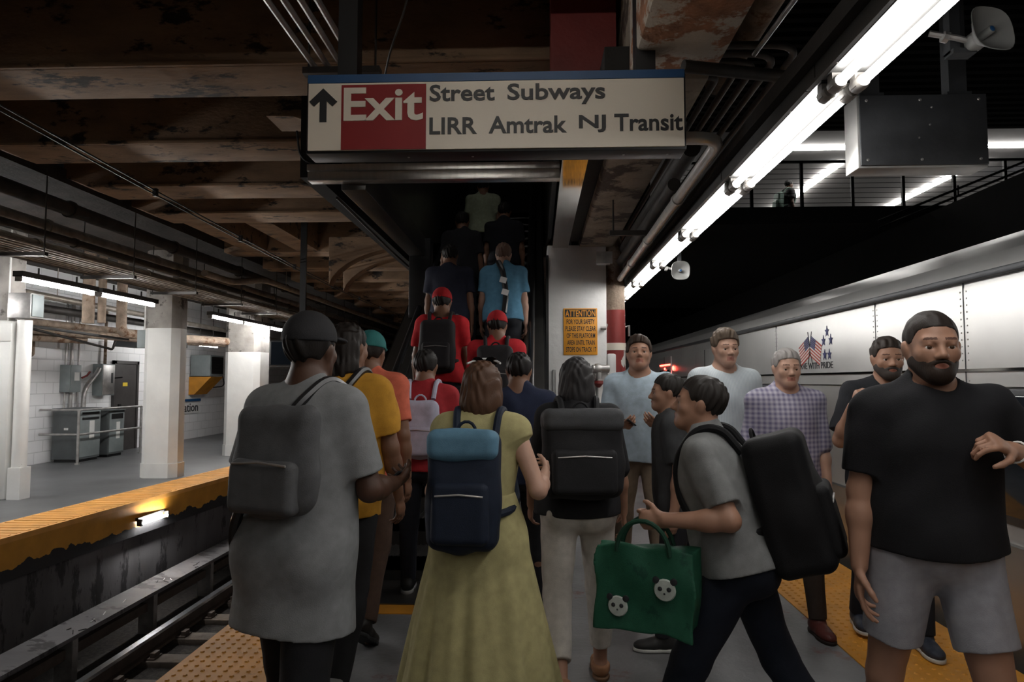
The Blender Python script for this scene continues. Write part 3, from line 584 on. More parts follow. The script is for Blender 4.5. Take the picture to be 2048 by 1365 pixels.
# ------------------------------------------------------------------ train on the right
XT = 2.62
t = thing('train', 'stainless steel commuter train standing at the right platform', 'train', (XT, 6, -1.2))
prof = [(XT, -.9), (XT, 2.06), (XT+.02, 2.16), (XT+.06, 2.25), (XT+.16, 2.33), (XT+.45, 2.45), (XT+1.2, 2.55), (XT+2.9, 2.5), (XT+2.9, -.9)]
Y0, Y1 = 1.0, 17.6
P = lambda a, b, d: (a, d, b)
mb = MB().prism([q if q[1] < .62 else q for q in prof], P, Y0, Y1)
mb.prism(prof, P, 17.95, 34)
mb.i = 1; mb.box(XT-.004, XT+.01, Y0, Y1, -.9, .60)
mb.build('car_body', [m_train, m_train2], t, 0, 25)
mb = MB().box(XT-.035, XT+.03, Y0, Y1, 2.10, 2.14).box(XT-.035, XT+.03, 17.95, 34, 2.10, 2.14); mb.build('gutter', m_box, t, .006)
mb = MB().box(XT-.012, XT+.02, Y0, 34, 1.555, 1.572).box(XT-.012, XT+.02, Y0, 9.6, .59, .605).box(XT-.012, XT+.02, Y0, 34, 1.46, 1.466); mb.build('belt_moulding', m_mir, t)
MB().box(XT+.2, XT+2.7, 17.6, 17.95, -.8, 2.3).build('gangway', m_void, t)
for a, b in ((1.1, 2.5), (2.75, 4.05), (7.9, 9.3), (12.0, 12.9), (18.6, 20.2)):
    wn = MB().box(XT-.012, XT+.02, a-.04, b+.04, .70, 1.46).build('window_frame', m_box, t, .02)
    MB().box(XT-.016, XT+.01, a, b, .75, 1.42).build('pane', m_glass, wn, .01)
for a in (10.05, 13.45):
    d = MB().box(XT-.018, XT+.02, a, a+1.35, .02, 1.98).build('door', m_train, t, .006)
    MB().box(XT-.022, XT, a+.66, a+.69, .02, 1.98).build('door_seam', m_black, d)
    for k in (0, 1): MB().box(XT-.024, XT, a+.12+.67*k, a+.55+.67*k, 1.0, 1.72).build('door_window', m_glass, d, .02)
for y, m, s in ((13.2, m_redl, .05), (14.05, m_redl, .03), (20.4, m_orl, .07)):
    MB().lathe([(s, 0), (s*.8, .02), (0.002, .03)], (XT-.012, y, 1.74 if m is m_redl else 1.58), (-1, 0, 0), 12).build('marker_light', m, t)
MB().box(XT-.03, XT-.012, 13.5, 14.6, 1.80, 1.83).build('door_lamp', m_redl, t)
mb = MB()
for y in (4.25, 5.35, 7.55, 9.75):
    for k in range(34):
        z = .66+k*.042
        if abs(z-1.56) > .03: mb.lathe([(.006, 0), (.004, .004)], (XT, y, z), (-1, 0, 0), 6); mb.lathe([(.006, 0), (.004, .004)], (XT, y+.06, z), (-1, 0, 0), 6)
    for k in range(0): pass
tag(mb.build('rivet_rows', m_train, t), kind='stuff')
for y in (4.28, 5.38, 7.58, 9.78): MB().box(XT-.003, XT+.004, y-.003, y+.003, .62, 2.1).build('panel_seam', m_box, t)
# decal: crossed flags, stars and motto
XW = lambda X: (lambda a, b, d: (X-d, -a, b))
m_flag_r = M('decal_red', (.42, .05, .04), .45, bump=0); m_flag_b = M('decal_blue', (.035, .04, .14), .45, bump=0); m_flag_w = M('decal_white', (.7, .68, .65), .45, bump=0)
dc = thing('flag_decal', '', '', (0, 0, 0)); bpy.data.objects.remove(dc)
yc = -6.66; s = 1.0
def flag(sgn, par):
    tx, tz = yc+sgn*.045, 1.97
    bx, bz = yc-sgn*.05, 1.66
    MB().prism([(tx-.004, tz), (tx+.004, tz), (bx+.004, bz), (bx-.004, bz)], XW(XT), .001, .004).build('flag_pole', m_ink, par)
    # hoist edge along the pole; fly hangs outward and down
    h0 = np.array([tx-sgn*.004, tz-.045]); h1 = np.array([tx-sgn*.062, tz-.225]); fl = np.array([sgn*.235, -.10])
    Q = lambda u, v: tuple(h0+(h1-h0)*v+fl*u)
    for k in range(13):
        u0 = .45 if k < 7 else 0
        MB().prism([Q(u0, k/13), Q(1, k/13), Q(1, (k+1)/13), Q(u0, (k+1)/13)], XW(XT), .001, .0035).build('flag_stripe', m_flag_r if k % 2 == 0 else m_flag_w, par)
    cb = MB().prism([Q(0, 0), Q(.45, 0), Q(.45, 7/13), Q(0, 7/13)], XW(XT), .001, .0035).build('flag_canton', m_flag_b, par)
    mb = MB()
    for r in range(5):
        for c in range(6):
            a, b = Q(.04+.07*c, .05+.1*r); mb.prism([(a-.003, b), (a, b+.003), (a+.003, b), (a, b-.003)], XW(XT), .0035, .0042)
    mb.build('flag_stars', m_flag_w, cb)
fd = MB().box(XT-.002, XT+.001, 6.55, 6.75, 1.60, 1.61).build('emblem', m_train, t)
flag(-1, fd); flag(1, fd)
for a, b in ((-6.265, 1.945), (-6.345, 1.865), (-6.19, 1.865), (-6.325, 1.735), (-6.225, 1.735)):
    pts = []
    for k in range(10):
        r = .046 if k % 2 == 0 else .018; an = math.pi/2+k*math.pi/5; pts.append((a+r*math.cos(an), b+r*math.sin(an)*1.15))
    MB().prism(pts, XW(XT), .001, .004).build('star', m_flag_b, fd)
text('SERVE WITH PRIDE', XW(XT), -7.0, -6.16, 1.612, 1.672, m_ink, fd, .004, .003)
struct('track_wall', MB().box(6.3, 6.5, -3, 45, -1.8, 4.2), m_void)
# ------------------------------------------------------------------ concourse seen through the upper right
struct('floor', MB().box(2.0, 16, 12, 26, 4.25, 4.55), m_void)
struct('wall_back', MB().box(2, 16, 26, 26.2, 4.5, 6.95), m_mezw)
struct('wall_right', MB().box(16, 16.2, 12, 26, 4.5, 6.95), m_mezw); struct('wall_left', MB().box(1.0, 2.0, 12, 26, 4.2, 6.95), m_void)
struct('ceiling', MB().box(2, 16, 11.9, 26, 6.85, 7.0).box(1, 16, 11.9, 12.02, 6.0, 7), m_mezw)
t = thing('concourse_railing', 'black cable railing along the upper concourse edge', 'railing', (6, 12.1, 4.55))
MB().box(2.5, 13, 12.08, 12.13, 5.36, 5.40).build('top_rail', m_black, t)
for k in range(12):
    MB().box(2.9+.88*k, 2.95+.88*k, 12.08, 12.13, 4.55, 5.37).build('post', m_black, t)
for k in range(8): MB().tube([(2.5, 12.105, 4.64+.088*k), (13, 12.105, 4.64+.088*k)], .005, 5).build('cable', m_black, t)
for i, (x, y0, y1) in enumerate([(7.42, 16.7, 24), (10.75, 16.7, 24), (13.4, 16.7, 24), (4.6, 16.7, 24)]):
    tag(MB().box(x-.07, x+.07, y0, y1, 6.79, 6.848).build('light_fixture', m_tubeM), 'long ceiling strip light running away over concourse, %s' % ['nearest the standing silhouette', 'behind the monitor casing', 'at the right frame edge', 'hidden behind the battens'][i], 'light fixture', 'concourse strip lights')
tag(MB().box(5.9, 11.3, 15.55, 15.65, 6.79, 6.848).build('light_fixture', m_tubeM), 'cross strip light along the front of the concourse ceiling', 'light fixture')
m_poster = M('poster_print', (.10, .16, .26), .4, var=.9, scale=1.6, bump=0, stain=(.22, .10, .22), st_thr=.52, st_scale=1.0)
tag(MB().box(11.9, 12.5, 17.0, 17.08, 5.0, 6.6).build('advert_panel', m_poster, None, .01), 'blurred blue and purple advert panel on the concourse', 'poster')
t = thing('stair_handrail', 'sloping black double handrail in front of the concourse edge', 'railing', (7, 11, 4.0))
for dz in (0, .12): MB().tube([(5.6, 11.3, 4.0+dz), (9.3, 11.3, 5.5+dz)], .02, 8).build('rail', m_black, t)
MB().tube([(6.9, 11.3, 4.53), (6.9, 11.3, 4.7)], .015, 8).tube([(8.2, 11.3, 5.05), (8.2, 11.3, 5.2)], .015, 8).build('bracket', m_black, t)
# ------------------------------------------------------------------ escalator
EY, SL = 5.0, math.tan(math.radians(30))
EX0, EX1 = -1.24, -.14
def ez(y): return max(0., (y-EY)*SL)
t = thing('escalator', 'long dark steel escalator climbing up through the ceiling', 'escalator', ((EX0+EX1)/2, EY, 0))
NS = 23; run = .36; rise = run*SL
for k in range(NS):
    y = EY+.15+k*run; z = .0+(k+1)*rise-.02
    mb = MB().box(EX0, EX1, y, y+run+.03, z-.10, z).box(EX0, EX1, y, y+.02, z-rise-.02, z)
    for j in range(27): mb.box(EX0+.02+j*.04, EX0+.035+j*.04, y-.003, y+run, z, z+.006)
    mb.build('step', m_step, t)
MB().box(EX0, EX1, 4.62, EY+.16, -.02, .012).build('landing_plate', m_escpan, t)
YT = 13.6
for sx, xa, xb, nm in ((-1, -1.52, EX0, 'left'), (1, EX1, .085, 'right')):
    prof = [(4.75, 0), (4.75, .55), (5.2, .80), (YT, .80+(YT-5.2)*SL), (YT, -.5+(YT-EY)*SL), (EY+.6, 0)]
    a, b = (xa, xb)
    inner = (b-.05, b) if sx < 0 else (a, a+.05)
    outer = (a, a+.05) if sx < 0 else (b-.05, b)
    Q = lambda p, q, d: (d, p, q)
    MB().prism(prof, Q, *inner).build('balustrade', m_escpan, t)
    MB().prism(prof, Q, *outer).build('side_cladding', m_black, t)
    xm = (a+b)/2
    MB().prism([(4.8, .70), (5.2, .78), (YT, .78+(YT-5.2)*SL), (YT, .82+(YT-5.2)*SL), (5.2, .82), (4.8, .72)], Q, a+.02, b-.02).build('deck', m_escpan, t)
    xh = b-.08 if sx < 0 else a+.08
    pts = cpath([(xh, 5.0, .55), (xh, 4.62, .60), (xh, 4.62, .93), (xh, 5.2, .95), (xh, YT, .95+(YT-5.2)*SL)], .18, 8)
    MB().tube(pts, .032, 10).build('handrail', m_rubber, t)
    MB().tube([(xh-.0, 5.2, .88), (xh, YT, .88+(YT-5.2)*SL)], .012, 6).build('handrail_guide', m_mir, t)
    mb = MB()
    MB().prism([(5.3, .16), (YT, .16+(YT-5.3)*SL), (YT, .20+(YT-5.3)*SL), (5.3, .20)], Q, (b-.0 if sx < 0 else a-.012), (b+.012 if sx < 0 else a)).build('skirt_brush', m_mir, t)
# enclosure of the escalator well
struct('trim_8', MB().box(-1.66, .163, 4.80, 4.90, 2.945, 3.03).box(-1.66, .163, 4.78, 4.80, 3.01, 3.06), m_stain, .004)
struct('trim_9', MB().box(-1.44, -1.26, 4.9, 7.6, 2.90, 3.12), m_escpan, .006)
struct('trim_10', MB().box(-1.44, -1.20, 7.55, 7.75, 2.2, 3.1), m_black, .006)
struct('well_lining', MB().prism([(4.9, 3.1), (7.6, 3.1), (13.8, 4.2), (13.8, 6), (4.9, 6)], lambda p, q, d: (d, p, q), -1.42, -1.36), m_escpan)
struct('well_lining', MB().prism([(4.9, 3.1), (7.6, 3.1), (13.8, 4.2), (13.8, 6), (4.9, 6)], lambda p, q, d: (d, p, q), .12, .16), m_black)
struct('curved_haunch', MB().prism([(-2.05, 3.5)]+[(-1.9+.55*math.sin(a), 3.5-.5*math.sin(a)**2) for a in np.linspace(0.1, 1.4, 8)]+[(-1.44, 3.5)], lambda a, b, d: (a, d, b), 4.98, 5.3), m_beam, .008)
tag(MB().tube(cpath([(-1.78, 4.9, 3.35), (-1.75, 4.9, 3.12), (-1.55, 4.9, 3.08), (-1.5, 4.9, 3.25)], .1), .008, 6).build('cable', m_black), 'black cable loop hanging by the escalator header', 'cable')
pipe('thin wavy conduit fixed below the escalator surround', [(-1.62, 5.4, 2.98), (-1.60, 7.4, 2.92), (-1.58, 8.6, 2.9)], .012, m_dpipe)
for z, y in ((3.62, 8.2), (3.57, 8.15)): pass
m_tread = None
# ------------------------------------------------------------------ smooth-blended figures: distance field -> surface nets mesh
A3 = lambda *p: np.array(p, dtype=np.float32)
def _n(v): v = np.asarray(v, float); return v/max(1e-9, np.linalg.norm(v))
def cone(a, b, ra, rb, n=None, f=1.): return ('c', np.asarray(a, float), np.asarray(b, float), ra, rb, None if n is None else _n(n), f)
def ell(c, r, R=None): return ('s', np.asarray(c, float), np.asarray(r, float), R)
def rbox(c, h, rad, R=None): return ('b', np.asarray(c, float), np.asarray(h, float), rad, R)
def ev(pr, P):
    t = pr[0]
    if t == 'c':
        a, b, ra, rb, n, f = pr[1:]; ba = b-a; q = P-a.astype(np.float32)
        h = np.clip(q@(ba/max(1e-9, ba@ba)).astype(np.float32), 0, 1)
        q = q-h[:, None]*ba.astype(np.float32)
        d2 = np.einsum('ij,ij->i', q, q)
        if n is not None:
            qn = q@n.astype(np.float32); d2 = d2+qn*qn*(1/f**2-1)
            return (np.sqrt(d2)-(ra+(rb-ra)*h))*(f if f < 1 else 1.)**.5
        return np.sqrt(d2)-(ra+(rb-ra)*h)
    if t == 's':
        c, r, R = pr[1:]; q = P-c.astype(np.float32)
        if R is not None: q = q@R.astype(np.float32)
        k = np.sqrt(np.einsum('ij,ij->i', q/r.astype(np.float32), q/r.astype(np.float32)))
        return (k-1)*float(np.sort(r)[1]) * .9
    if t == 'b':
        c, h, rad, R = pr[1:]; q = P-c.astype(np.float32)
        if R is not None: q = q@R.astype(np.float32)
        q = np.abs(q)-(h-rad).astype(np.float32)
        return np.sqrt((np.maximum(q, 0)**2).sum(1))+np.minimum(q.max(1), 0)-rad
    if t == 'f': return pr[1](P)
def bound(pr):
    t = pr[0]
    if t == 'c': r = max(pr[3], pr[4]); return np.minimum(pr[1], pr[2])-r, np.maximum(pr[1], pr[2])+r
    if t in 'sb': r = np.linalg.norm(pr[2]); r = max(pr[2])*1.2 if t == 's' else r; return pr[1]-r, pr[1]+r
    return pr[2], pr[3]
def smin(a, b, k):
    h = np.clip(.5+.5*(b-a)/k, 0, 1); return b+(a-b)*h-k*h*(1-h)
class Group:
    """prims blended with k among themselves; op 'u' joins the rest with K, 's' carves it"""
    def __init__(s, prims, k=.03, K=.02, op='u', inf=0.): s.p = prims; s.k = k; s.K = K; s.op = op; s.inf = inf
    def bb(s):
        B = [bound(p) for p in s.p]; return np.min([b[0] for b in B], 0)-s.inf, np.max([b[1] for b in B], 0)+s.inf
class Field:
    def __init__(s, groups, cuts=(), wob=None): s.g = groups; s.cuts = cuts; s.wob = wob
    def bb(s):
        B = [g.bb() for g in s.g if g.op == 'u']; return np.min([b[0] for b in B], 0), np.max([b[1] for b in B], 0)
    def __call__(s, P):
        D = np.full(len(P), .5, np.float32)
        for g in s.g:
            lo, hi = g.bb(); m = np.all((P > lo-.11) & (P < hi+.11), 1)
            if not m.any(): continue
            Q = P[m]; d = None
            for p in g.p:
                e = ev(p, Q).astype(np.float32); d = e if d is None else smin(d, e, g.k)
            d = d-g.inf
            if g.op == 'u': D[m] = smin(D[m], d, g.K)
            else: D[m] = -smin(-D[m], d, g.K)
        if s.wob is not None: D = D+s.wob(P)
        for c in s.cuts: D = np.maximum(D, c(P))
        return D
def polygonize(fld, h, lo=None, hi=None):
    if lo is None: lo, hi = fld.bb()
    lo = np.asarray(lo, float)-.03; hi = np.asarray(hi, float)+.03
    S = 4; n = np.ceil((hi-lo)/(S*h)).astype(int)+1
    gx = [lo[i]+(np.arange(n[i])+.5)*S*h for i in range(3)]
    C = np.stack(np.meshgrid(*gx, indexing='ij'), -1).reshape(-1, 3).astype(np.float32)
    dc = fld(C).reshape(n); act = np.abs(dc) < S*h*1.5
    N = n*S+1
    V = np.empty(N, np.float32); sg = np.where(dc < 0, -1., 1.).astype(np.float32)
    V[:-1, :-1, :-1] = np.repeat(np.repeat(np.repeat(sg, S, 0), S, 1), S, 2)
    V[-1] = V[-2]; V[:, -1] = V[:, -2]; V[:, :, -1] = V[:, :, -2]
    am = np.zeros(N, bool); am[:-1, :-1, :-1] = np.repeat(np.repeat(np.repeat(act, S, 0), S, 1), S, 2)
    for ax in range(3):
        b = np.moveaxis(am, ax, 0); idx = np.arange(S, N[ax], S); b[idx] |= b[idx-1]
    I = np.argwhere(am); V[am] = fld((lo+I*h).astype(np.float32))
    neg = V < 0
    c = [(i, j, k) for i in (0, 1) for j in (0, 1) for k in (0, 1)]
    cnt = sum(neg[i:N[0]-1+i, j:N[1]-1+j, k:N[2]-1+k].astype(np.int8) for i, j, k in c)
    cells = np.argwhere((cnt > 0) & (cnt < 8)); idm = -np.ones(N-1, np.int32); idm[tuple(cells.T)] = np.arange(len(cells))
    cv = np.stack([V[cells[:, 0]+i, cells[:, 1]+j, cells[:, 2]+k] for i, j, k in c], 1)
    acc = np.zeros((len(cells), 3)); nn = np.zeros(len(cells))
    for a in range(8):
        for b in range(a+1, 8):
            if sum(abs(c[a][q]-c[b][q]) for q in range(3)) != 1: continue
            va, vb = cv[:, a], cv[:, b]; m = (va < 0) != (vb < 0); t = np.where(m, va/np.where(m, va-vb, 1), 0)
            p = np.array(c[a])+t[:, None]*(np.array(c[b])-np.array(c[a])); acc += np.where(m[:, None], p, 0); nn += m
    pts = lo+(cells+acc/nn[:, None])*h
    quads = []
    for ax in range(3):
        u, v = (ax+1) % 3, (ax+2) % 3
        sl0 = [slice(1, N[q]-1) for q in range(3)]; sl0[ax] = slice(0, N[ax]-1); sl1 = list(sl0); sl1[ax] = slice(1, N[ax])
        A = neg[tuple(sl0)]; B = neg[tuple(sl1)]; E = np.argwhere(A != B); inside = A[tuple(E.T)]
        E = E+np.array([0 if q == ax else 1 for q in range(3)])
        du = np.zeros(3, int); du[u] = 1; dv = np.zeros(3, int); dv[v] = 1
        q = np.stack([idm[tuple((E-du-dv).T)], idm[tuple((E-dv).T)], idm[tuple(E.T)], idm[tuple((E-du).T)]], 1)
        q[~inside] = q[~inside][:, ::-1]; quads.append(q)
    q = np.concatenate(quads); q = q[(q >= 0).all(1)]
    return pts, q
def mesh_obj(name, pts, quads, mats, parent, mi=None, smooth_it=1):
    me = bpy.data.meshes.new(name); me.vertices.add(len(pts)); me.vertices.foreach_set('co', pts.astype(np.float32).ravel())
    me.loops.add(quads.size); me.loops.foreach_set('vertex_index', quads.astype(np.int32).ravel())
    me.polygons.add(len(quads)); me.polygons.foreach_set('loop_start', np.arange(0, quads.size, 4, dtype=np.int32)); me.polygons.foreach_set('loop_total', np.full(len(quads), 4, dtype=np.int32))
    for m in (mats if isinstance(mats, (list, tuple)) else [mats]): me.materials.append(m)
    if mi is not None: me.polygons.foreach_set('material_index', mi.astype(np.int32))
    me.update(calc_edges=True); me.validate(); me.shade_smooth()
    o = bpy.data.objects.new(name, me); COL.objects.link(o); o.parent = parent; return o
def relax(pts, quads, it=2, lam=.5):
    for _ in range(it):
        s = np.zeros_like(pts); k = np.zeros(len(pts))
        for a in range(4):
            for b in (1, 3):
                np.add.at(s, quads[:, a], pts[quads[:, (a+b) % 4]]); np.add.at(k, quads[:, a], 1)
        pts = pts+lam*(s/np.maximum(k, 1)[:, None]-pts)
    return pts
def skin_field(name, fld, h, mats, parent, mi_fn=None, it=2):
    pts, q = polygonize(fld, h); pts = relax(pts, q, it, .35)
    mi = mi_fn(pts[q].mean(1)) if mi_fn else None
    return mesh_obj(name, pts, q, mats, parent, mi)
def RX(a): c, s = math.cos(a), math.sin(a); return np.array([[1, 0, 0], [0, c, -s], [0, s, c]])
def RY(a): c, s = math.cos(a), math.sin(a); return np.array([[c, 0, s], [0, 1, 0], [-s, 0, c]])
def RZ(a): c, s = math.cos(a), math.sin(a); return np.array([[c, -s, 0], [s, c, 0], [0, 0, 1]])
D2R = math.radians
def wobble(amp, seed):
    r = np.random.RandomState(seed); ks = [(r.uniform(-1, 1, 3)*np.array([22, 22, 14])).astype(np.float32) for _ in range(4)]; ph = r.uniform(0, 6, 4)
    def f(P):
        w = np.sin(P@ks[0]+ph[0]); d = np.sin(P@ks[1]+ph[1]+1.3*w)+.8*np.sin(1.7*P@ks[2]+ph[2]+w)+.5*np.sin(2.6*P@ks[3]+ph[3])
        return (amp*.5*d).astype(np.float32)
    return f
_mc = {}
def fab(col, rough=.85, name='fabric', **k):
    key = (name, tuple(col), rough)
    if key not in _mc: _mc[key] = M(name, col, rough, var=.12, scale=25, bump=.12, bscale=260, spec=.25, **k)
    return _mc[key]
def skinm(col):
    key = ('skin', tuple(col))
    if key not in _mc:
        m = M('skin', col, .5, var=.06, scale=14, bump=.03, bscale=120, spec=.4); _mc[key] = (m, M('lip', (col[0]*.75, col[1]*.5, col[2]*.5), .4, var=.05, bump=0), M('brow', (col[0]*.25+.006, col[1]*.2+.005, col[2]*.2+.004), .8, var=.1, bump=.1))
    return _mc[key]
m_eye = [M('eye_white', (.7, .68, .66), .25, var=.02, bump=0), M('iris', (.05, .028, .015), .2, var=.05, bump=0)]
SKIN = {'dark': (.075, .036, .022), 'brown': (.19, .095, .058), 'tan': (.36, .195, .13), 'light': (.50, .30, .22)}
def hairm(col): return fab(col, .55, 'hair', stretch=(1, 1, .25))

class Person:
    def __init__(s, label, x, y, z=0, H=1.75, head=0, heading=0, skin='tan', girth=1., fem=False, legs=((0, 0), (0, 0)), arms=(None, None), lean=4, twist=0,
                 hyaw=0, hpitch=0, h=.0065, curl=(25, 25), hgroup=None, ab=3, seed=1, palms=(None, None)):
        s.h = h; s.seed = seed; s.fem = fem; k = s.k = H/1.75; s.skin = skin; g = girth
        s.root = thing('person', label, 'person', (x, y, z), hgroup); s.root.rotation_euler = (0, 0, D2R(heading)); s.heading = heading
        # legs: (forward swing, knee bend) per side, left then right
        hipw = .098 if fem else .092; s.legs = []
        low = []
        for sd, (sw, kb) in zip((-1, 1), legs):
            td = RY(-sd*D2R(ab))@RX(D2R(sw))@np.array([0, 0, -1.]); shd = RY(-sd*D2R(ab*.5))@RX(D2R(sw-kb))@np.array([0, 0, -1.])
            hip = np.array([sd*hipw, 0, -.05])*k; kn = hip+td*.43*k; an = kn+shd*.405*k; low.append(an[2]-.085*k*max(.3, math.cos(D2R(max(0, kb-sw)))) - max(0, math.sin(D2R(kb-sw)))*.10*k)
            s.legs.append([hip, kn, an, sw-kb])
        pz = -min(low); s.pel = np.array([0, 0, pz])
        for l in s.legs:
            for i in range(3): l[i] = l[i]+s.pel
        s.T = RZ(D2R(twist))@RX(-D2R(lean)); s.tw = lambda p: s.pel+s.T@(np.asarray(p, float)*k)
        shw = .160 if fem else .178; s.shw = shw
        s.neck = s.tw((0, -.005, .50))
        s.HR = RZ(D2R(twist*.5+hyaw))@RX(D2R(-hpitch-lean*.3)); s.hs = k*(1.0 if not fem else .97)
        s.headc = s.tw((0, .0, .545))+s.HR@(np.array([0, .022, .095])*s.hs)
        s.hd = lambda p: s.headc+s.HR@(np.asarray(p, float)*s.hs)
        s.arms = []
        for i, (sd, a) in enumerate(zip((-1, 1), arms)):
            ud, fd = a if a is not None else ((sd*.14, -.04, -1), (sd*.06, .16, -1))
            sh = s.tw((sd*shw, -.005, .435)); el = sh+_n(ud)*.285*k; wr = el+_n(fd)*.25*k
            hd = _n(fd); pn = palms[i]
            pn = _n(pn) if pn is not None else np.array([-sd, .15, 0.]); pn = _n(pn-hd*(pn@hd))
            s.arms.append([sh, el, wr, hd, pn, sd, curl[i]])
        k_ = k; G = []
        R = s.T
        w = .92 if fem else 1.
        s.torso = [ell(s.tw((0, 0, -.01)), np.array([.168*(1.04 if fem else 1), .115*g, .13])*k, R), ell(s.tw((-.078, -.055, -.065)), np.array([.095]*3)*k*g**.5), ell(s.tw((.078, -.055, -.065)), np.array([.095]*3)*k*g**.5),
                   ell(s.tw((0, .004*g, .13)), np.array([.137*w*g, .102*g, .17])*k, R), ell(s.tw((0, -.002, .31)), np.array([.165*w*g**.6, .115*g**.7, .19])*k, R),
                   cone(s.tw((-.125*w, -.01, .425)), s.tw((.125*w, -.01, .425)), .072*k, .072*k)]
        if fem: s.torso += [ell(s.tw((sd*.07, .085, .29)), np.array([.07, .062, .07])*k) for sd in (-1, 1)]
        s.nk = [cone(s.tw((-.11*w, -.018, .44)), s.tw((0, -.005, .53)), .045*k, .048*k), cone(s.tw((.11*w, -.018, .44)), s.tw((0, -.005, .53)), .045*k, .048*k),
                cone(s.tw((0, -.012, .46)), s.hd((0, -.02, -.05)), .060*k*w, .057*k*w)]
        s.leg = []
        for l in s.legs:
            hip, kn, an, tl = l; mid = kn+(an-kn)*.3; bk = _n(np.cross(an-kn, [1, 0, 0])); bk = bk if bk[1] < 0 else -bk
            fr = np.array([0, math.cos(D2R(max(-60, min(40, tl)))), math.sin(D2R(max(-60, min(40, tl))))]) if an[2] > .13*k else np.array([0, 1., 0])
            dn = np.array([0, fr[2], -fr[1]]); l.append(fr); l.append(dn)
            s.leg.append([cone(hip, kn, .090*k*g**.5, .056*k), cone(kn, an, .052*k, .036*k), cone(mid+bk*.016*k, kn+(an-kn)*.55+bk*.008*k, .050*k, .036*k),
                          cone(an+(dn*.045-fr*.03)*k, an+(dn*.055+fr*.12)*k, .036*k, .034*k)])
        s.arm = []
        for sh, el, wr, hd, pn, sd, cu in s.arms:
            s.arm.append([ell(sh, np.array([.057]*3)*k*w), cone(sh, el, .050*k*w*g**.4, .040*k*w), cone(el, el+(wr-el)*.35, .041*k*w, .042*k*w), cone(el+(wr-el)*.3, wr, .042*k*w, .027*k*w)])
    def hand(s, i):
        sh, el, wr, d, n, sd, cu = s.arms[i]; k = s.k*(.93 if s.fem else 1.); t = np.cross(d, n); t = _n(t)
        up = np.array([0, 0, 1.]); 
        fwd = np.array([0, 1., .5])
        if t@fwd < 0: t = -t                                    # thumb side points forward and up
        P = [cone(wr+d*.012*k, wr+d*.070*k, .030*k, .040*k, n, .40)]
        rad = D2R(cu); fing = []
        for j, (o, L) in enumerate(((.030, .95), (.0105, 1.06), (-.0095, 1.), (-.029, .8))):
            b = wr+d*(.092-.004*abs(j-1))*k+t*o*k; a = rad*(.7+.22*j); dirv = d+t*(o*.7); pts = [b-d*.02*k, b]
            for q, l in enumerate((.043, .027, .021)):
                a2 = a*(q+1)*.85; v = _n(dirv*math.cos(a2)+n*math.sin(a2)); pts.append(pts[-1]+v*l*L*k)
            fing.append(Group([cone(pts[q], pts[q+1], (.0095, .0092, .0085, .0076)[q]*k, (.0092, .0085, .0076, .0065)[q]*k) for q in range(4)], .004, .006))
        b = wr+d*.028*k+t*.026*k; v1 = _n(d*.62+t*.72+n*.32); v2 = _n(d*.8+t*.4+n*(.3+.4*math.sin(rad))); v3 = _n(d*.85+t*.12+n*(.3+.6*math.sin(rad)))
        p1 = b+v1*.040*k; p2 = p1+v2*.031*k; p3 = p2+v3*.024*k
        fing.append(Group([cone(b, p1, .0145*k, .011*k), cone(p1, p2, .0108*k, .0098*k), cone(p2, p3, .0098*k, .0078*k)], .006, .010))
        return [Group(P, .01, .018)]+fing, wr+d*.085*k+n*.022*k
    def headprims(s):
        H = s.hd; S = s.hs; R = s.HR
        g = [Group([ell(H((0, -.014, .030)), np.array([.076, .097, .089])*S, R), ell(H((0, .026, -.03)), np.array([.062, .066, .083])*S, R), cone(H((-.048, -.002, -.052)), H((-.012, .055, -.092)), .022*S, .022*S),
                    cone(H((.048, -.002, -.052)), H((.012, .055, -.092)), .022*S, .022*S), ell(H((0, .064, -.092)), np.array([.024, .022, .020])*S, R)], .03*S, .02),
             Group([cone(H((-.040, .072, .016)), H((-.012, .084, .012)), .013*S, .011*S), cone(H((.040, .072, .016)), H((.012, .084, .012)), .013*S, .011*S)], .008*S, .014*S),
             Group([ell(H((.0325, .094, -.006)), np.array([.019, .017, .012])*S, R), ell(H((-.0325, .094, -.006)), np.array([.019, .017, .012])*S, R)], .004, .012*S, 's'),
             Group([cone(H((-.045, .075, .0015)), H((-.0325, .0845, .0025)), .0055*S, .0065*S), cone(H((-.0325, .0845, .0025)), H((-.020, .080, .0)), .0065*S, .005*S), cone(H((.045, .075, .0015)), H((.0325, .0845, .0025)), .0055*S, .0065*S), cone(H((.0325, .0845, .0025)), H((.020, .080, .0)), .0065*S, .005*S),
                    cone(H((-.043, .076, -.0165)), H((-.022, .080, -.0165)), .005*S, .005*S), cone(H((.043, .076, -.0165)), H((.022, .080, -.0165)), .005*S, .005*S)], .003, .005*S),
             Group([cone(H((0, .085, .004)), H((0, .108, -.034)), .0075*S, .0125*S), ell(H((-.012, .097, -.038)), np.array([.0085]*3)*S), ell(H((.012, .097, -.038)), np.array([.0085]*3)*S)], .008*S, .010*S),
             Group([ell(H((-.044, .058, -.028)), np.array([.02]*3)*S), ell(H((.044, .058, -.028)), np.array([.02]*3)*S)], .01, .02*S),
             Group([cone(H((-.019, .082, -.0635)), H((0, .091, -.061)), .005*S, .0075*S), cone(H((.019, .082, -.0635)), H((0, .091, -.061)), .005*S, .0075*S)], .004, .005*S),
             Group([cone(H((-.015, .082, -.073)), H((.015, .082, -.073)), .0075*S, .0075*S)], .004, .006*S),
             Group([ell(H((-.076, -.010, -.012)), np.array([.011, .021, .033])*S, R@RY(-.25)), ell(H((.076, -.010, -.012)), np.array([.011, .021, .033])*S, R@RY(.25))], .004, .010*S)]
        return g
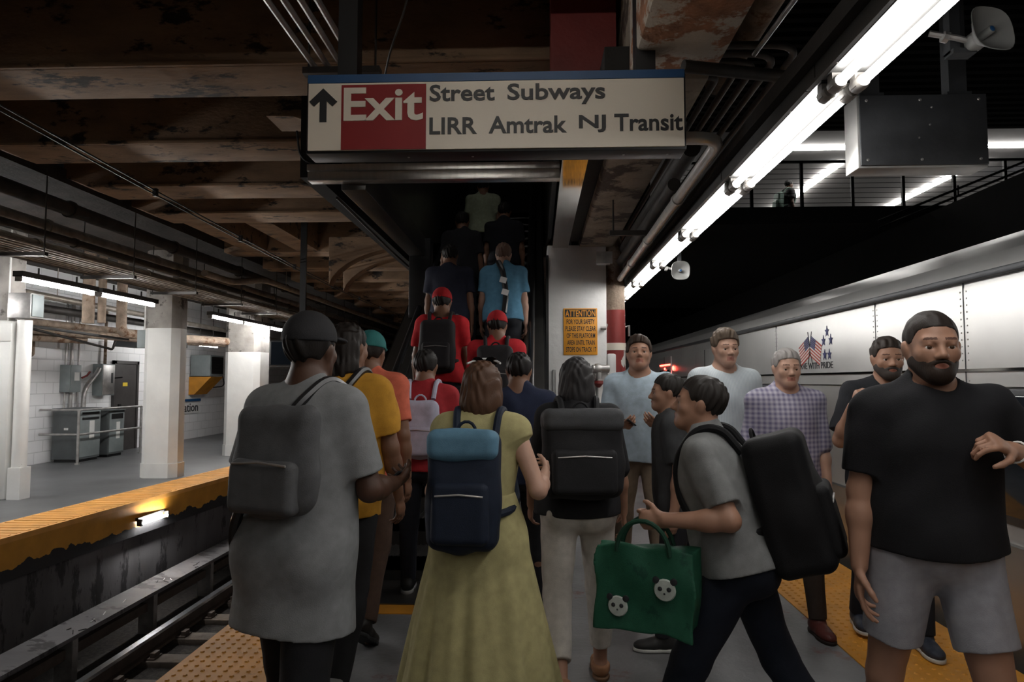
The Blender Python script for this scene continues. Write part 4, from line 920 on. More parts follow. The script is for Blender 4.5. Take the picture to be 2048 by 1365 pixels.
    # -- clothes
    def tee(s, col, sleeve=.62, hem=-.10, loose=.0, name='shirt', off=.016, long=False, neck=.072, mat=None, collar=None, wob=.009):
        k = s.k; pr = list(s.torso)
        if loose: pr.append(cone(s.tw((0, -.0, .30)), s.tw((0, -.005, hem-.05)), (.150+loose*.3)*k, (.150+loose)*k, s.T@np.array([0, 1., 0]), .74))
        elif hem < -.02: pr.append(cone(s.tw((0, 0, .1)), s.tw((0, -.005, hem-.05)), .15*k, .165*k, s.T@np.array([0, 1., 0]), .74))
        g = [Group(pr, .06*k, .03, inf=off*k), Group(s.nk[:2], .04, .03, inf=.008*k)]
        up = s.T@np.array([0, 0, 1.])
        for (sh, el, wr, hd, pn, sd, cu), a in zip(s.arms, s.arm):
            if sleeve <= 0: continue
            u = _n(el-sh); r0 = .071*k; loo = 1+loose*1.2
            if long:
                u2 = _n(wr-el); e2 = el+(wr-el)*(sleeve-1); q = lambda p, e2=e2, u2=u2: (p-e2.astype(np.float32))@u2.astype(np.float32)
                fa = ('f', (lambda p, el=el, e2=e2, u2=u2: np.maximum(ev(cone(el, e2+u2*.05, .052*k, .044*k), p), (p-e2.astype(np.float32))@u2.astype(np.float32))), np.minimum(el, e2)-.08, np.maximum(el, e2)+.08)
                g.append(Group([ell(sh, np.array([.073]*3)*k), cone(sh, el, .068*k, .056*k), fa], .015, .035))
            else:
                e = sh+(el-sh)*sleeve
                fa = ('f', (lambda p, sh=sh, e=e, u=u: np.maximum(ev(cone(sh, e+u*.08, r0, .062*k*loo), p), (p-e.astype(np.float32))@u.astype(np.float32))), np.minimum(sh, e)-.1, np.maximum(sh, e)+.1)
                g.append(Group([fa, ell(sh, np.array([.073]*3)*k)], .015, .035))
        if neck: g.append(Group([ell(s.tw((0, .030, .53)), np.array([neck, neck*.95, neck*.85])*k, s.T)], .01, .008, 's'))
        hz = s.tw((0, 0, hem)); up32 = up.astype(np.float32)
        r = .006*math.sin(s.seed)
        cuts = [lambda p: (-(p-hz.astype(np.float32))@up32)+.006*np.sin(p[:, 0]*14+s.seed)]
        # the hem cuts only the torso column, not the hanging sleeves
        base = Field(g, (), wobble(wob, s.seed)); tc = s.tw((0, 0, 0)).astype(np.float32)
        class F2(Field):
            def __call__(q, P):
                D = base(P); c = cuts[0](P); return np.where(_inarm(s, P, sleeve), D, np.maximum(D, c))
        f2 = F2(g)
        o = skin_field(name, f2, s.h, mat or fab(col), s.root)
        if collar:
            c = [cone(s.tw((sd*.055, -.045, .505)), s.tw((sd*.05, .06, .475)), .018*k, .016*k) for sd in (-1, 1)]+[cone(s.tw((-.05, -.05, .51)), s.tw((.05, -.05, .51)), .02*k, .02*k)]
            skin_field('collar', Field([Group(c, .015)]), .004, fab(collar), o)
            mb = MB(); 
            for q in range(6):
                p = Vector(s.tw((0, .128-.012*(q < 2), .40-.075*q))); mb.lathe([(.006, 0), (.005, .004)], p, Vector(s.T@np.array([0, 1., 0])), 8)
        s.shirt = o; return s
    def pants(s, col, length=1.0, top=.02, loose=.0, name='trousers', off=.009, mat=None):
        k = s.k; g = [Group(s.torso[:4], .06*k, .03, inf=off*k)]
        for l, p in zip(s.legs, s.leg):
            hip, kn, an = l[:3]
            if length > .55:
                f = (length-.5)*2; e = kn+(an-kn)*f; u = _n(an-kn)
                fa = ('f', (lambda P, kn=kn, e=e, u=u: np.maximum(ev(cone(kn, e+u*.06, (.066+loose*.7)*k, (.052+loose)*k), P), (P-e.astype(np.float32))@u.astype(np.float32))), np.minimum(kn, e)-.09, np.maximum(kn, e)+.09)
                g.append(Group([cone(hip, kn, (.102+loose*.3)*k, (.068+loose*.7)*k), fa, cone(kn+(an-kn)*.2, kn+(an-kn)*.5, .062*k, .05*k)], .02, .03))
            else:
                e = hip+(kn-hip)*length*2; u = _n(kn-hip)
                fa = ('f', (lambda P, hip=hip, e=e, u=u: np.maximum(ev(cone(hip, e+u*.08, (.104+loose)*k, (.088+loose)*k), P), (P-e.astype(np.float32))@u.astype(np.float32))), np.minimum(hip, e)-.12, np.maximum(hip, e)+.12)
                g.append(Group([fa], .02, .03))
        tz = s.tw((0, 0, top)).astype(np.float32); up = (s.T@np.array([0, 0, 1.])).astype(np.float32)
        o = skin_field(name, Field(g, [lambda P: (P-tz)@up], wobble(.005, s.seed+5)), s.h, mat or fab(col), s.root)
        s.pantso = o; return s
    def skirt(s, col, hem=.12, r0=.15, r1=.36, top=.16):
        k = s.k; c = s.tw((0, 0, 0)); zt = s.tw((0, 0, top))[2]
        def f(P):
            q = P-c.astype(np.float32); t = np.clip((zt-P[:, 2])/(zt-hem), 0, 1); an = np.arctan2(q[:, 1], q[:, 0])
            r = (r0+(r1-r0)*t**.8)*k*(1+t*(.055*np.sin(11*an+3*t+s.seed)+.03*np.sin(19*an-2*t)))
            d = (np.sqrt(q[:, 0]**2+(q[:, 1]*1.18)**2)-r)*.75
            return np.maximum(d, np.maximum(P[:, 2]-zt, hem-P[:, 2]))
        o = skin_field('skirt', Field([Group([('f', f, np.array([c[0]-r1-.05, c[1]-r1-.05, hem-.02]), np.array([c[0]+r1+.05, c[1]+r1+.05, zt+.02]))]), Group(s.torso[:4], .06*k, .04, inf=.014*k)],
                                      [lambda P: P[:, 2]-zt-.02]), s.h, fab(col), s.root); return s
    def shoes(s, col, sole=(.6, .6, .58), laces=None, h=.0045, high=0, name='shoe', stripe=None):
        k = s.k
        for l in s.legs:
            hip, kn, an, tl, fr, dn = l; sd = np.array([1., 0, 0]); fr = _n(fr+sd*.06*np.sign(an[0])); sd = np.cross(fr, -dn)
            R = np.stack([sd, fr, -dn], 1); F = lambda p: an+R@(np.asarray(p, float)*k)
            up = [Group([cone(F((0, -.045, -.035)), F((0, .06, -.045)), .040*k, .042*k, R[:, 0], 1.), ell(F((0, .115, -.052)), np.array([.047, .075, .034])*k, R), cone(F((0, -.01, -.03)), F((0, -.01, .015+high)), .045*k, .047*k)], .03, .02)]
            zb = F((0, 0, -.072)).astype(np.float32); zt = F((0, 0, .02+high)).astype(np.float32); n32 = (-dn).astype(np.float32)
            o = skin_field(name, Field(up, [lambda P: -((P-zb)@n32), lambda P: (P-zt)@n32]), h, fab(col, .5, 'shoe_upper'), s.root)
            so = [Group([ell(F((0, .10, -.074)), np.array([.051, .092, .05])*k, R), ell(F((0, -.035, -.074)), np.array([.044, .062, .05])*k, R), rbox(F((0, .03, -.074)), np.array([.038, .07, .03])*k, .01, R)], .02, .02)]
            z1 = F((0, 0, -.086)).astype(np.float32); z2 = F((0, 0, -.064)).astype(np.float32)
            skin_field('sole', Field(so, [lambda P: -((P-z1)@n32), lambda P: (P-z2)@n32]), h, fab(sole, .6, 'sole'), o)
            if laces:
                mb = MB()
                for q in range(4): mb.tube([Vector(F((-.022, .035+.02*q, -.006-.011*q))), Vector(F((0, .04+.02*q, .004-.012*q))), Vector(F((.022, .035+.02*q, -.006-.011*q)))], .0028*k, 6)
                mb.build('laces', fab(laces, .8, 'lace'), o)
                off = o  # already in the person's frame
            if stripe:
                for sx in (-1, 1):
                    MB().tube([Vector(F((sx*.049, .085, -.05))), Vector(F((sx*.047, .03, -.043))), Vector(F((sx*.046, -.02, -.03))), Vector(F((sx*.044, -.045, -.035)))], .004*k, 6).build('side_stripe', fab(stripe, .6, 'stripe'), o)
        return s
    def hair(s, col, style='short', name='hair'):
        H, S, R = s.hd, s.hs, s.HR; m = hairm(col); g = [Group([ell(H((0, -.016, .034)), np.array([.084, .104, .094])*S, R)], .02, .02)]
        def loc(P): return ((P-s.headc.astype(np.float32))@R.astype(np.float32))/S
        def cut(P):
            q = loc(P); fr = np.where(q[:, 1] > .02, .052-.35*(q[:, 1]-.02)*0, 0)
            # hairline: high over the forehead, down in front of the ears, low at the nape
            line = np.interp(q[:, 1], [-.09, -.045, -.02, .012, .035, .052, .085], [-.052, -.05, .0, .005, .012, .05, .062])
            return (line-q[:, 2])*S
        def ww(P):
            q = loc(P); return (.0022*np.sin(q[:, 0]*190+6*np.sin(q[:, 1]*31))+.0025*np.sin(q[:, 1]*110+q[:, 2]*60+5*np.sin(q[:, 0]*40))).astype(np.float32)*S
        cuts = [cut]
        if style == 'buzz':
            g[0].p = [ell(H((0, -.015, .031)), np.array([.0798, .1008, .0928])*S, R)]; w0 = ww; ww = lambda P: w0(P)*.3
        if style == 'bob':
            g += [Group([ell(H((0, -.055, -.065)), np.array([.094, .066, .115])*S, R), ell(H((-.072, -.018, -.055)), np.array([.028, .05, .10])*S, R), ell(H((.072, -.018, -.055)), np.array([.028, .05, .10])*S, R)], .03, .03)]
            def cut(P):
                q = loc(P); line = np.interp(q[:, 1], [-.02, .018, .03, .05, .085], [-.4, -.12, .012, .05, .062]); return (line-q[:, 2])*S
            cuts = [cut, lambda P: (-.165+.012*np.sin(loc(P)[:, 0]*60)-loc(P)[:, 2])*S]
        if style == 'full': g[0].p = [ell(H((0, -.014, .040)), np.array([.088, .108, .098])*S, R), ell(H((.01, .05, .095)), np.array([.05, .04, .03])*S, R)]
        if style == 'locs':
            g += [Group([cone(H((.075*math.sin(a), -.02-.085*math.cos(a), .06)), H((.088*math.sin(a), -.03-.085*math.cos(a), -.13-.02*math.sin(5*a))), .016*S, .012*S) for a in np.linspace(-1.35, 1.35, 11)], .008, .012)]
            cuts = [lambda P: np.where(loc(P)[:, 1] > .015, cut(P), -1)]
        skin_field(name, Field(g, cuts, ww), .0045, m, s.root, it=1); return s
    def beard(s, col):
        H, S, R = s.hd, s.hs, s.HR
        g = [Group([ell(H((0, .028, -.035)), np.array([.064, .068, .086])*S, R), cone(H((-.050, -.002, -.050)), H((-.012, .057, -.094)), .0235*S, .0245*S), cone(H((.050, -.002, -.050)), H((.012, .057, -.094)), .0235*S, .0245*S), ell(H((0, .066, -.095)), np.array([.027, .024, .022])*S, R)], .03*S, .02),
             Group([ell(H((0, .095, -.067)), np.array([.022, .02, .0095])*S, R)], .004, .004, 's'),
             Group([cone(H((-.024, .082, -.060)), H((0, .094, -.0515)), .006*S, .0075*S), cone(H((.024, .082, -.060)), H((0, .094, -.0515)), .006*S, .0075*S)], .006, .006)]
        def cut(P):
            q = ((P-s.headc.astype(np.float32))@R.astype(np.float32))/S
            line = np.interp(np.abs(q[:, 0]), [0, .022, .04, .056, .07], [-.046, -.05, -.058, -.03, .0]); return np.maximum(q[:, 2]-line, -.01-q[:, 1])*S
        skin_field('beard', Field(g, [cut]), .004, hairm(col), s.root, it=1); return s
    def cap(s, col, bill=0, name='cap', band=None):
        H, S, R = s.hd, s.hs, s.HR@RZ(D2R(bill))
        g = [Group([ell(H((0, -.012, .040)), np.array([.091, .111, .101])*S, s.HR)], .02, .02)]
        def loc(P): return ((P-s.headc.astype(np.float32))@s.HR.astype(np.float32))/S
        o = skin_field(name, Field(g, [lambda P: (.026-.10*loc(P)[:, 1]-loc(P)[:, 2])*S]), .005, fab(col, .8, 'cap_cloth'), s.root)
        c = s.headc+R@(np.array([0, .105, .030])*S)
        b = [Group([ell(c, np.array([.078, .085, .016])*S, R@RX(-.15))], .01, .01)]
        f0 = (s.headc+R@(np.array([0, .06, 0])*S)).astype(np.float32); fd = (R@np.array([0, 1., 0])).astype(np.float32)
        skin_field('bill', Field(b, [lambda P: -((P-f0)@fd)]), .004, fab(col, .8, 'cap_cloth'), o)
        if band: 
            p = [Vector(H((.088*math.sin(a), -.012-.108*math.cos(a), .037+.011*math.cos(a)))) for a in np.linspace(-.6, .6, 8)]; MB().tube(p, .006*S, 6).build('strap', fab(band, .5, 'band'), o)
        return s
    def finish(s, mk_head=True): return s
    def world(s, p):
        a = D2R(s.heading); q = RZ(a)@np.asarray(p, float); return q+np.array(s.root.location)
def _inarm(s, P, sleeve):
    """points nearer to an upper arm than to the torso axis, outside the trunk"""
    m = np.zeros(len(P), bool)
    q = (P-s.pel.astype(np.float32))@s.T.astype(np.float32)/s.k
    for sh, el, wr, hd, pn, sd, cu in s.arms:
        d = ev(cone(sh, el+(wr-el)*max(0, sleeve-1), .085*s.k, .075*s.k), P)
        m |= (d < .0) & (q[:, 2] < .30) & (q[:, 0]*sd > .155)
    return m
def _body(s, face=True):
    g = [Group(s.torso, .06*s.k, .03), Group(s.nk, .04, .035)]
    for l in s.leg: g.append(Group(l, .025, .025))
    for a in s.arm: g.append(Group(a, .02, .022))
    g += s.headprims(); s.grip = []
    for i in (0, 1): hg, gp = s.hand(i); g += hg; s.grip.append(gp)
    m = skinm(SKIN[s.skin]); Ri = s.HR
    def mi(c):
        q = (c-s.headc)@Ri/s.hs; r = np.zeros(len(c), int)
        r[(np.abs(q[:, 0]) < .024) & (q[:, 1] > .07) & (q[:, 2] < -.056) & (q[:, 2] > -.081)] = 1
        r[(np.abs(q[:, 0]) < .048) & (np.abs(q[:, 0]) > .013) & (q[:, 1] > .055) & (np.abs(q[:, 2]-.021+.08*np.abs(np.abs(q[:, 0])-.03)) < .0042)] = 2
        return r
    s.bodyo = skin_field('body', Field(g), s.h, list(m), s.root, mi)
    if face:
        for sd in (-1, 1):
            mb = MB(); c = s.hd((sd*.0325, .0735, -.0065)); r = .013*s.hs; ax = Vector(s.HR@np.array([0, 1., 0]))
            mb.lathe([(r*math.sin(t), r*math.cos(t)) for t in np.linspace(math.pi*.75, .5, 6)], c, ax, 12); mb.i = 1
            mb.lathe([(r*.58, r*.82), (r*.3, r*.985), (.0003, r*1.03)], c, ax, 12); lbuild(mb, 'eye', m_eye, s.root)
    return s
Person.body = _body
def lbuild(mb, name, mat, parent, **k):
    """build a part whose coordinates are already in its parent's frame"""
    o = mb.build(name, mat, None, **k); o.parent = parent; return o
def worn(p, name, label, cat):
    """an Empty for something worn or carried, in the wearer's frame"""
    o = thing(name, label, cat, tuple(p.root.location)); o.rotation_euler = p.root.rotation_euler; return o
def backpack(p, label, col, w=.30, hgt=.46, dep=.17, zc=.24, top=None, xo=0., straps=True, pocket=True, h=.006, loop=True, off=0.):
    t = worn(p, 'backpack', label, 'backpack'); k = p.k; R = p.T; yb = -.150-dep/2-off
    W = lambda q: p.tw(q)
    m = fab(col, .7, 'pack_cloth')
    b = skin_field('pack_body', Field([Group([rbox(W((xo, yb, zc)), np.array([w/2, dep/2, hgt/2])*k, .055*k, R), ell(W((xo, yb-.01, zc-.06)), np.array([w*.52, dep*.58, hgt*.40])*k, R)], .03, .02)], (), wobble(.005, p.seed+9)), h, m, t)
    if pocket:
        skin_field('front_pocket', Field([Group([rbox(W((xo, yb-dep*.52, zc-.09)), np.array([w*.40, .035, hgt*.25])*k, .03*k, R)], .02)], (), wobble(.003, p.seed+3)), h*.8, m, t)
        mb = MB(); mb.tube([Vector(W((xo-w*.33, yb-dep*.52-.036, zc-.02))), Vector(W((xo, yb-dep*.52-.040, zc-.012))), Vector(W((xo+w*.33, yb-dep*.52-.036, zc-.02)))], .004, 6); lbuild(mb, 'zip', m_steel, t)
    if top: skin_field('top_flap', Field([Group([rbox(W((xo, yb-.01, zc+hgt*.37)), np.array([w*.51, dep*.57, hgt*.135])*k, .045*k, R)], .02)], (), wobble(.004, p.seed+2)), h, fab(top, .7, 'pack_cloth'), t)
    if loop: mb = MB(); mb.tube([Vector(W((xo+.04*math.cos(a), yb+dep*.3, zc+hgt*.48+.045*math.sin(a)))) for a in np.linspace(0, math.pi, 8)], .007, 6); lbuild(mb, 'grab_loop', m, t)
    for sd in ((-1, 1) if straps else ()):
        pts = cpath([W((sd*.085, -.15, .40)), W((sd*.095, -.10, .52)), W((sd*.105, .0, .540)), W((sd*.115, .125, .43)), W((sd*.125, .145, .25)), W((sd*.168, .07, .12)), W((sd*.15, -.10, .09)), W((sd*.10, -.17, .08))], .07)
        mb = MB(); mb.tube(pts, .017*k, 8); lbuild(mb, 'strap', m, t)
    return t
def phone(p, side, label, mcase=None):
    t = worn(p, 'phone', label, 'phone'); c = p.grip[side]; d = p.arms[side][3]; n = p.arms[side][4]
    tt = np.cross(d, n); R = np.stack([_n(tt), d, n], 1)
    V = []; mb = MB(); mb.box(-.037, .037, -.075, .075, -.0045, .0045); o = mb.build('case', mcase or m_black, None, .003)
    mb2 = MB(); mb2.box(-.034, .034, -.071, .071, -.0055, -.0044); o2 = mb2.build('screen', m_glass, None)
    for q in (o, o2): q.parent = t; q.matrix_local = Matrix([[*R[0], c[0]], [*R[1], c[1]], [*R[2], c[2]], [0, 0, 0, 1]])
    return t
# ------------------------------------------------------------------ the crowd
def dress(p, *a): return p
# man in grey tee at the left edge, back to camera, looking at his phone
p = Person('man seen from behind in long grey tee and dark cap, left foreground', -.83, 2.38, H=1.765, heading=-20, skin='dark', legs=((12, 6), (-14, 14)), girth=1.12, h=.005, seed=2,
           arms=(((-.34, -.06, -1), (.62, .75, -.16)), ((.26, .10, -1), (-.2, .9, -.05))), palms=((.6, -.2, .7), (-.6, -.2, .7)), curl=(35, 35), hpitch=-6, hyaw=8)
p.body(face=False).tee((.20, .207, .213), hem=-.30, loose=.06, sleeve=.80).pants((.012, .012, .014), loose=.012).shoes((.06, .06, .065), (.55, .55, .53)).hair((.012, .01, .009)).cap((.018, .018, .02), 0)
backpack(p, 'dark grey sling bag on the back of the grey tee man', (.085, .087, .092), w=.32, hgt=.34, dep=.09, zc=.27, xo=.05, pocket=True, straps=False, loop=False)
t = worn(p, 'bag_strap', 'black diagonal bag strap across the grey tee man', 'strap')
lbuild(MB().tube(cpath([p.tw((.10, .10, .50)), p.tw((.10, -.02, .545)), p.tw((.06, -.16, .42)), p.tw((-.14, -.165, .05)), p.tw((-.225, -.04, -.16)), p.tw((-.20, .12, -.1))], .08), .018, 8), 'strap', m_rubber, t)
phone(p, 1, 'phone held in front by the grey tee man')
# yellow tee
p = Person('person in mustard yellow tee behind the grey tee man', -.98, 3.40, H=1.82, heading=-8, skin='brown', legs=((8, 5), (-12, 18)), seed=4, h=.006, arms=(None, ((.20, .05, -1), (.05, .35, -1))), hyaw=-15)
p.body(face=False).tee((.50, .25, .03), sleeve=.75, loose=.03, hem=-.16).pants((.014, .014, .016)).shoes((.20, .20, .20), (.6, .59, .56), stripe=(.5, .5, .49)).hair((.015, .011, .009), 'locs')
t = worn(p, 'bag_strap', 'black shoulder strap crossing the mustard yellow tee', 'strap')
lbuild(MB().tube(cpath([p.tw((.11, .12, .45)), p.tw((.11, -.02, .55)), p.tw((.06, -.155, .42)), p.tw((-.16, -.15, .05))], .07), .02, 8), 'strap', m_rubber, t)
# coral tee, teal cap
p = Person('man in coral orange tee and teal cap, brown trousers', -1.06, 4.22, H=1.84, heading=-6, skin='brown', legs=((14, 8), (-16, 16)), girth=1.1, seed=6)
p.body(face=False).tee((.60, .14, .085), sleeve=.72, loose=.05, hem=-.16).pants((.07, .042, .03), loose=.01).shoes((.015, .012, .01), (.02, .02, .02), high=.05, laces=(.2, .1, .05)).hair((.015, .01, .008)).cap((.03, .16, .155), 8, band=(.6, .6, .58))
# red shirt, left of the escalator
p = Person('person in red shirt with lavender backpack near the escalator foot', -.80, 4.80, H=1.74, heading=0, skin='brown', legs=((10, 5), (-8, 10)), seed=8, h=.007)
p.body(face=False).tee((.36, .028, .035), sleeve=.7, loose=.03).pants((.02, .022, .03)).shoes((.02, .02, .02), (.3, .3, .3)).hair((.012, .01, .009))
backpack(p, 'pale lavender backpack worn on the red shirt', (.42, .42, .52), w=.27, hgt=.38, dep=.13, zc=.20)
# woman in the yellow dress
p = Person('woman in long pale yellow dress with brown bob, back to camera', -.24, 2.85, H=1.60, heading=-4, skin='light', fem=True, girth=1.03, legs=((8, 4), (-6, 8)), seed=3, h=.005,
           arms=(((-.20, -.02, -1), (.12, .75, -.55)), ((.42, -.22, -1), (.05, .80, .15))), curl=(40, 50), hyaw=-4, hpitch=3)
p.body(face=False).tee((.40, .36, .175), sleeve=.16, hem=.08, name='bodice', wob=.004).skirt((.40, .36, .175), hem=.06, r1=.40, top=.15).shoes((.3, .2, .12), (.4, .35, .3)).hair((.085, .042, .024), 'bob')
backpack(p, 'navy backpack with pale blue top on the yellow dress woman', (.012, .018, .034), w=.30, hgt=.50, dep=.16, zc=.19, top=(.10, .21, .30), xo=-.035)
t = worn(p, 'sunglasses', 'pale rimmed sunglasses pushed up on the brown bob', 'sunglasses')
lbuild(MB().tube([Vector(p.hd((.085*math.sin(a), .0+.05*math.cos(a), .128+.014*math.cos(2*a)))) for a in np.linspace(-1.3, 1.3, 12)], .005, 6), 'frame', m_tag, t)
for sd in (-1, 1): lbuild(MB().lathe([(.027, 0), (.024, .004)], Vector(p.hd((sd*.034, .040, .130))), Vector(p.HR@np.array([0, .6, .8])), 16), 'lens', m_glass, t)
# woman in white trousers with black backpack
p = Person('woman in black top and cropped white trousers, back to camera', .20, 3.48, H=1.65, heading=3, skin='tan', fem=True, girth=1.12, legs=((-16, 22), (9, 3)), seed=5, h=.0055, hpitch=-6,
           arms=(((-.25, -.1, -1), (-.05, .5, -.8)), ((.24, -.05, -1), (.12, .25, -1))))
p.body(face=False).tee((.014, .014, .016), sleeve=1.0, long=True, hem=-.08, neck=.06, loose=.035).pants((.50, .47, .43), length=.90, loose=.006).shoes((.34, .17, .09), (.16, .09, .05), high=-.035).hair((.035, .033, .034), 'bob')
backpack(p, 'large black backpack with grey top on the white trousers woman', (.016, .016, .018), w=.40, hgt=.44, dep=.17, zc=.25, top=(.06, .062, .066))
# navy person at the foot of the escalator
p = Person('person in navy shirt stepping up to the escalator', -.12, 4.38, H=1.70, heading=2, skin='brown', legs=((14, 10), (-8, 10)), seed=9, h=.007)
p.body(face=False).tee((.015, .02, .045), sleeve=.8, loose=.03).pants((.012, .012, .015)).shoes((.02, .02, .02)).hair((.012, .01, .01))
# grey tee walker crossing to the left with green tote and black backpack
p = Person('stooping walker in grey tee heading left, right foreground', .77, 2.72, H=1.60, heading=66, skin='tan', girth=1.22, legs=((24, 4), (-20, 14)), lean=15, seed=11, h=.005, hpitch=-14, hyaw=10,
           arms=(((-.34, -.50, -1), (-.06, .95, -.06)), ((.2, -.2, -1), (.1, .2, -1))), curl=(85, 30))
p.body().tee((.20, .205, .205), sleeve=.8, loose=.07, hem=-.06, wob=.011).pants((.010, .013, .022), loose=.015).shoes((.03, .03, .035), (.4, .4, .4)).hair((.02, .016, .014), 'short')
backpack(p, 'bulky black backpack on the grey tee walker, right foreground', (.006, .006, .007), w=.36, hgt=.56, dep=.24, zc=.17)
gp = p.grip[0]
t = worn(p, 'tote_bag', 'green tote bag printed with panda faces, carried by the walker', 'bag')
m_tote = fab((.014, .08, .045), .6, 'tote_print', stain=(.008, .05, .03), st_thr=.55, st_scale=9)
def tote_f(P):
    q = P-(gp+np.array([0, .0, -.25])).astype(np.float32); zz = q[:, 2]
    th = .055+.03*np.clip(-zz/.2, -1, 1)
    return np.maximum(np.maximum(np.abs(q[:, 1])-.18-.03*zz, np.abs(zz)-.145), np.abs(q[:, 0])-th)-.006
skin_field('bag_body', Field([Group([('f', tote_f, gp+np.array([-.11, -.24, -.50]), gp+np.array([.11, .24, -.10]))])], (), wobble(.012, 4)), .005, m_tote, t)
for sx in (-.045, .03):
    lbuild(MB().tube([Vector(gp+np.array([sx, .10*math.cos(a), -.12+.12*math.sin(a)])) for a in np.linspace(0, math.pi, 14)], .009, 8), 'handle', fab((.012, .05, .03), .6, 'tote_handle'), t)
def panda(cy, cz, r):
    c = gp+np.array([-.082, cy, cz]); ax = Vector((-1, 0, 0))
    f = lbuild(MB().lathe([(r, 0), (r*.9, .006), (.001, .009)], Vector(c), ax, 18), 'panda_print', fab((.42, .46, .42), .6, 'print_white'), t)
    mb = MB()
    for sy in (-1, 1):
        mb.lathe([(r*.34, 0), (r*.3, .006), (.001, .008)], Vector(c+np.array([.0, sy*r*.8, r*.8])), ax, 10)
        mb.lathe([(r*.24, .004), (r*.2, .009), (.001, .012)], Vector(c+np.array([0, sy*r*.4, r*.12])), ax, 10)
    mb.lathe([(r*.14, .006), (.001, .012)], Vector(c+np.array([0, 0, -r*.28])), ax, 8)
    lbuild(mb, 'panda_marks', m_ink, f)
panda(-.09, -.23, .040); panda(.085, -.31, .038)
# short dark haired person in profile
p = Person('short dark haired person in charcoal tee in profile facing left', .80, 4.02, H=1.56, heading=88, skin='tan', legs=((10, 5), (-10, 12)), seed=12, h=.0065, hpitch=-4)
p.body().tee((.05, .052, .055), sleeve=.8, loose=.04).pants((.02, .02, .024)).shoes((.03, .03, .03)).hair((.02, .017, .015), 'short')
# two men in pale shirts facing the camera
p = Person('man in pale blue shirt and tan trousers facing camera by the standpipe', .74, 5.02, H=1.85, heading=174, skin='tan', legs=((10, 4), (-10, 14)), seed=13, h=.006, hpitch=-14,
           arms=(((-.18, .1, -1), (.45, .85, .1)), ((.18, .1, -1), (-.35, .85, .05))), palms=((.5, -.3, .8), (-.5, -.3, .8)), curl=(40, 40))
p.body().tee((.42, .52, .60), sleeve=1.35, long=True, loose=.03, collar=(.44, .54, .62), hem=-.08).pants((.26, .20, .145)).shoes((.13, .055, .028), (.03, .02, .015), laces=(.05, .02, .01)).hair((.04, .025, .018), 'full')
phone(p, 1, 'phone held by the pale blue shirt man')
m_st = stripes('striped_shirt', (.50, .57, .62), (.62, .67, .70), 30, 'X')
p = Person('taller man in pale striped shirt facing camera before the train', 1.31, 4.90, H=1.88, heading=186, skin='light', legs=((-8, 12), (12, 5)), seed=14, h=.006, girth=1.05)
p.body().tee((.6, .63, .66), sleeve=1.4, long=True, loose=.03, collar=(.6, .64, .67), hem=-.08, mat=m_st).pants((.10, .085, .07)).shoes((.06, .03, .02), (.02, .02, .02)).hair((.11, .08, .058), 'full')
# plaid shirt
def _pl(n, L, co):
    a = []
    for ax, sc in (('X', 11), ('Z', 11)):
        wv = n.new('ShaderNodeTexWave'); wv.bands_direction = ax; wv.inputs['Scale'].default_value = sc; L.new(co, wv.inputs['Vector']); a.append(wv)
    c = n.new('ShaderNodeMath'); c.operation = 'MULTIPLY_ADD'; c.inputs[1].default_value = .5; L.new(a[0].outputs[1], c.inputs[0])
    d = n.new('ShaderNodeMath'); d.operation = 'MULTIPLY'; d.inputs[1].default_value = .45; L.new(a[1].outputs[1], d.inputs[0]); L.new(d.outputs[0], c.inputs[2]); return c.outputs[0]
m_pl = mask_mat('plaid_shirt', (.50, .47, .56), (.12, .11, .22), _pl)
p = Person('grey haired man in lavender plaid shirt and brown shoes facing camera', 1.54, 4.34, H=1.73, heading=178, skin='light', legs=((12, 5), (-12, 16)), seed=15, h=.006, girth=1.12)
p.body().tee((.5, .5, .6), sleeve=1.05, long=True, loose=.04, collar=(.45, .43, .52), hem=-.1, mat=m_pl).pants((.035, .025, .02)).shoes((.085, .022, .018), (.02, .012, .01), laces=(.03, .01, .01)).hair((.28, .26, .25), 'short')
# man in black tee raising his hand
p = Person('man in black tee with raised hand standing close to the train', 2.03, 4.08, H=1.77, heading=170, skin='tan', legs=((10, 4), (-8, 10)), seed=16, h=.0055, girth=1.1,
           arms=((( -.12, 0, -1), (-.05, .2, -1)), ((.34, .25, -1), (-.12, .62, .8))), palms=(None, (-.9, .3, .2)), curl=(25, 45))
p.body().tee((.018, .019, .023), sleeve=.8, loose=.04).pants((.016, .018, .024)).shoes((.03, .035, .05), (.5, .5, .48), stripe=(.6, .6, .6)).hair((.03, .022, .018), 'short').beard((.05, .04, .035))
# man in black tee and grey shorts, right foreground
p = Person('bearded man in black tee and pale grey shorts facing camera, right foreground', 1.33, 2.38, H=1.76, heading=172, skin='tan', legs=((9, 3), (-9, 12)), seed=17, h=.0045, girth=1.13, hpitch=-2, hyaw=-4, ab=7,
           arms=(((-.62, .10, -.70), (.80, .50, .36)), ((.16, -.06, -1), (.08, .14, -1))), palms=((.45, -.5, -.75), None), curl=(62, 25), lean=2)
p.body().tee((.011, .011, .013), sleeve=.78, loose=.045, hem=-.03).pants((.31, .31, .34), length=.335, loose=.002, top=.02).shoes((.5, .5, .5), (.6, .6, .6)).hair((.022, .016, .013), 'buzz').beard((.028, .018, .013))
t = worn(p, 'wristband', 'pale thin bracelet on the raised wrist, right foreground', 'bracelet')
a = p.arms[0]; c = a[1]+(a[2]-a[1])*.93; ax = Vector(_n(a[2]-a[1]))
u = ax.cross(Vector((0, 0, 1))).normalized(); v = ax.cross(u)
lbuild(MB().tube([Vector(c)+(u*math.cos(q)+v*math.sin(q))*.034 for q in np.linspace(0, 2*math.pi, 22)], .0035, 6), 'band', m_tag, t)
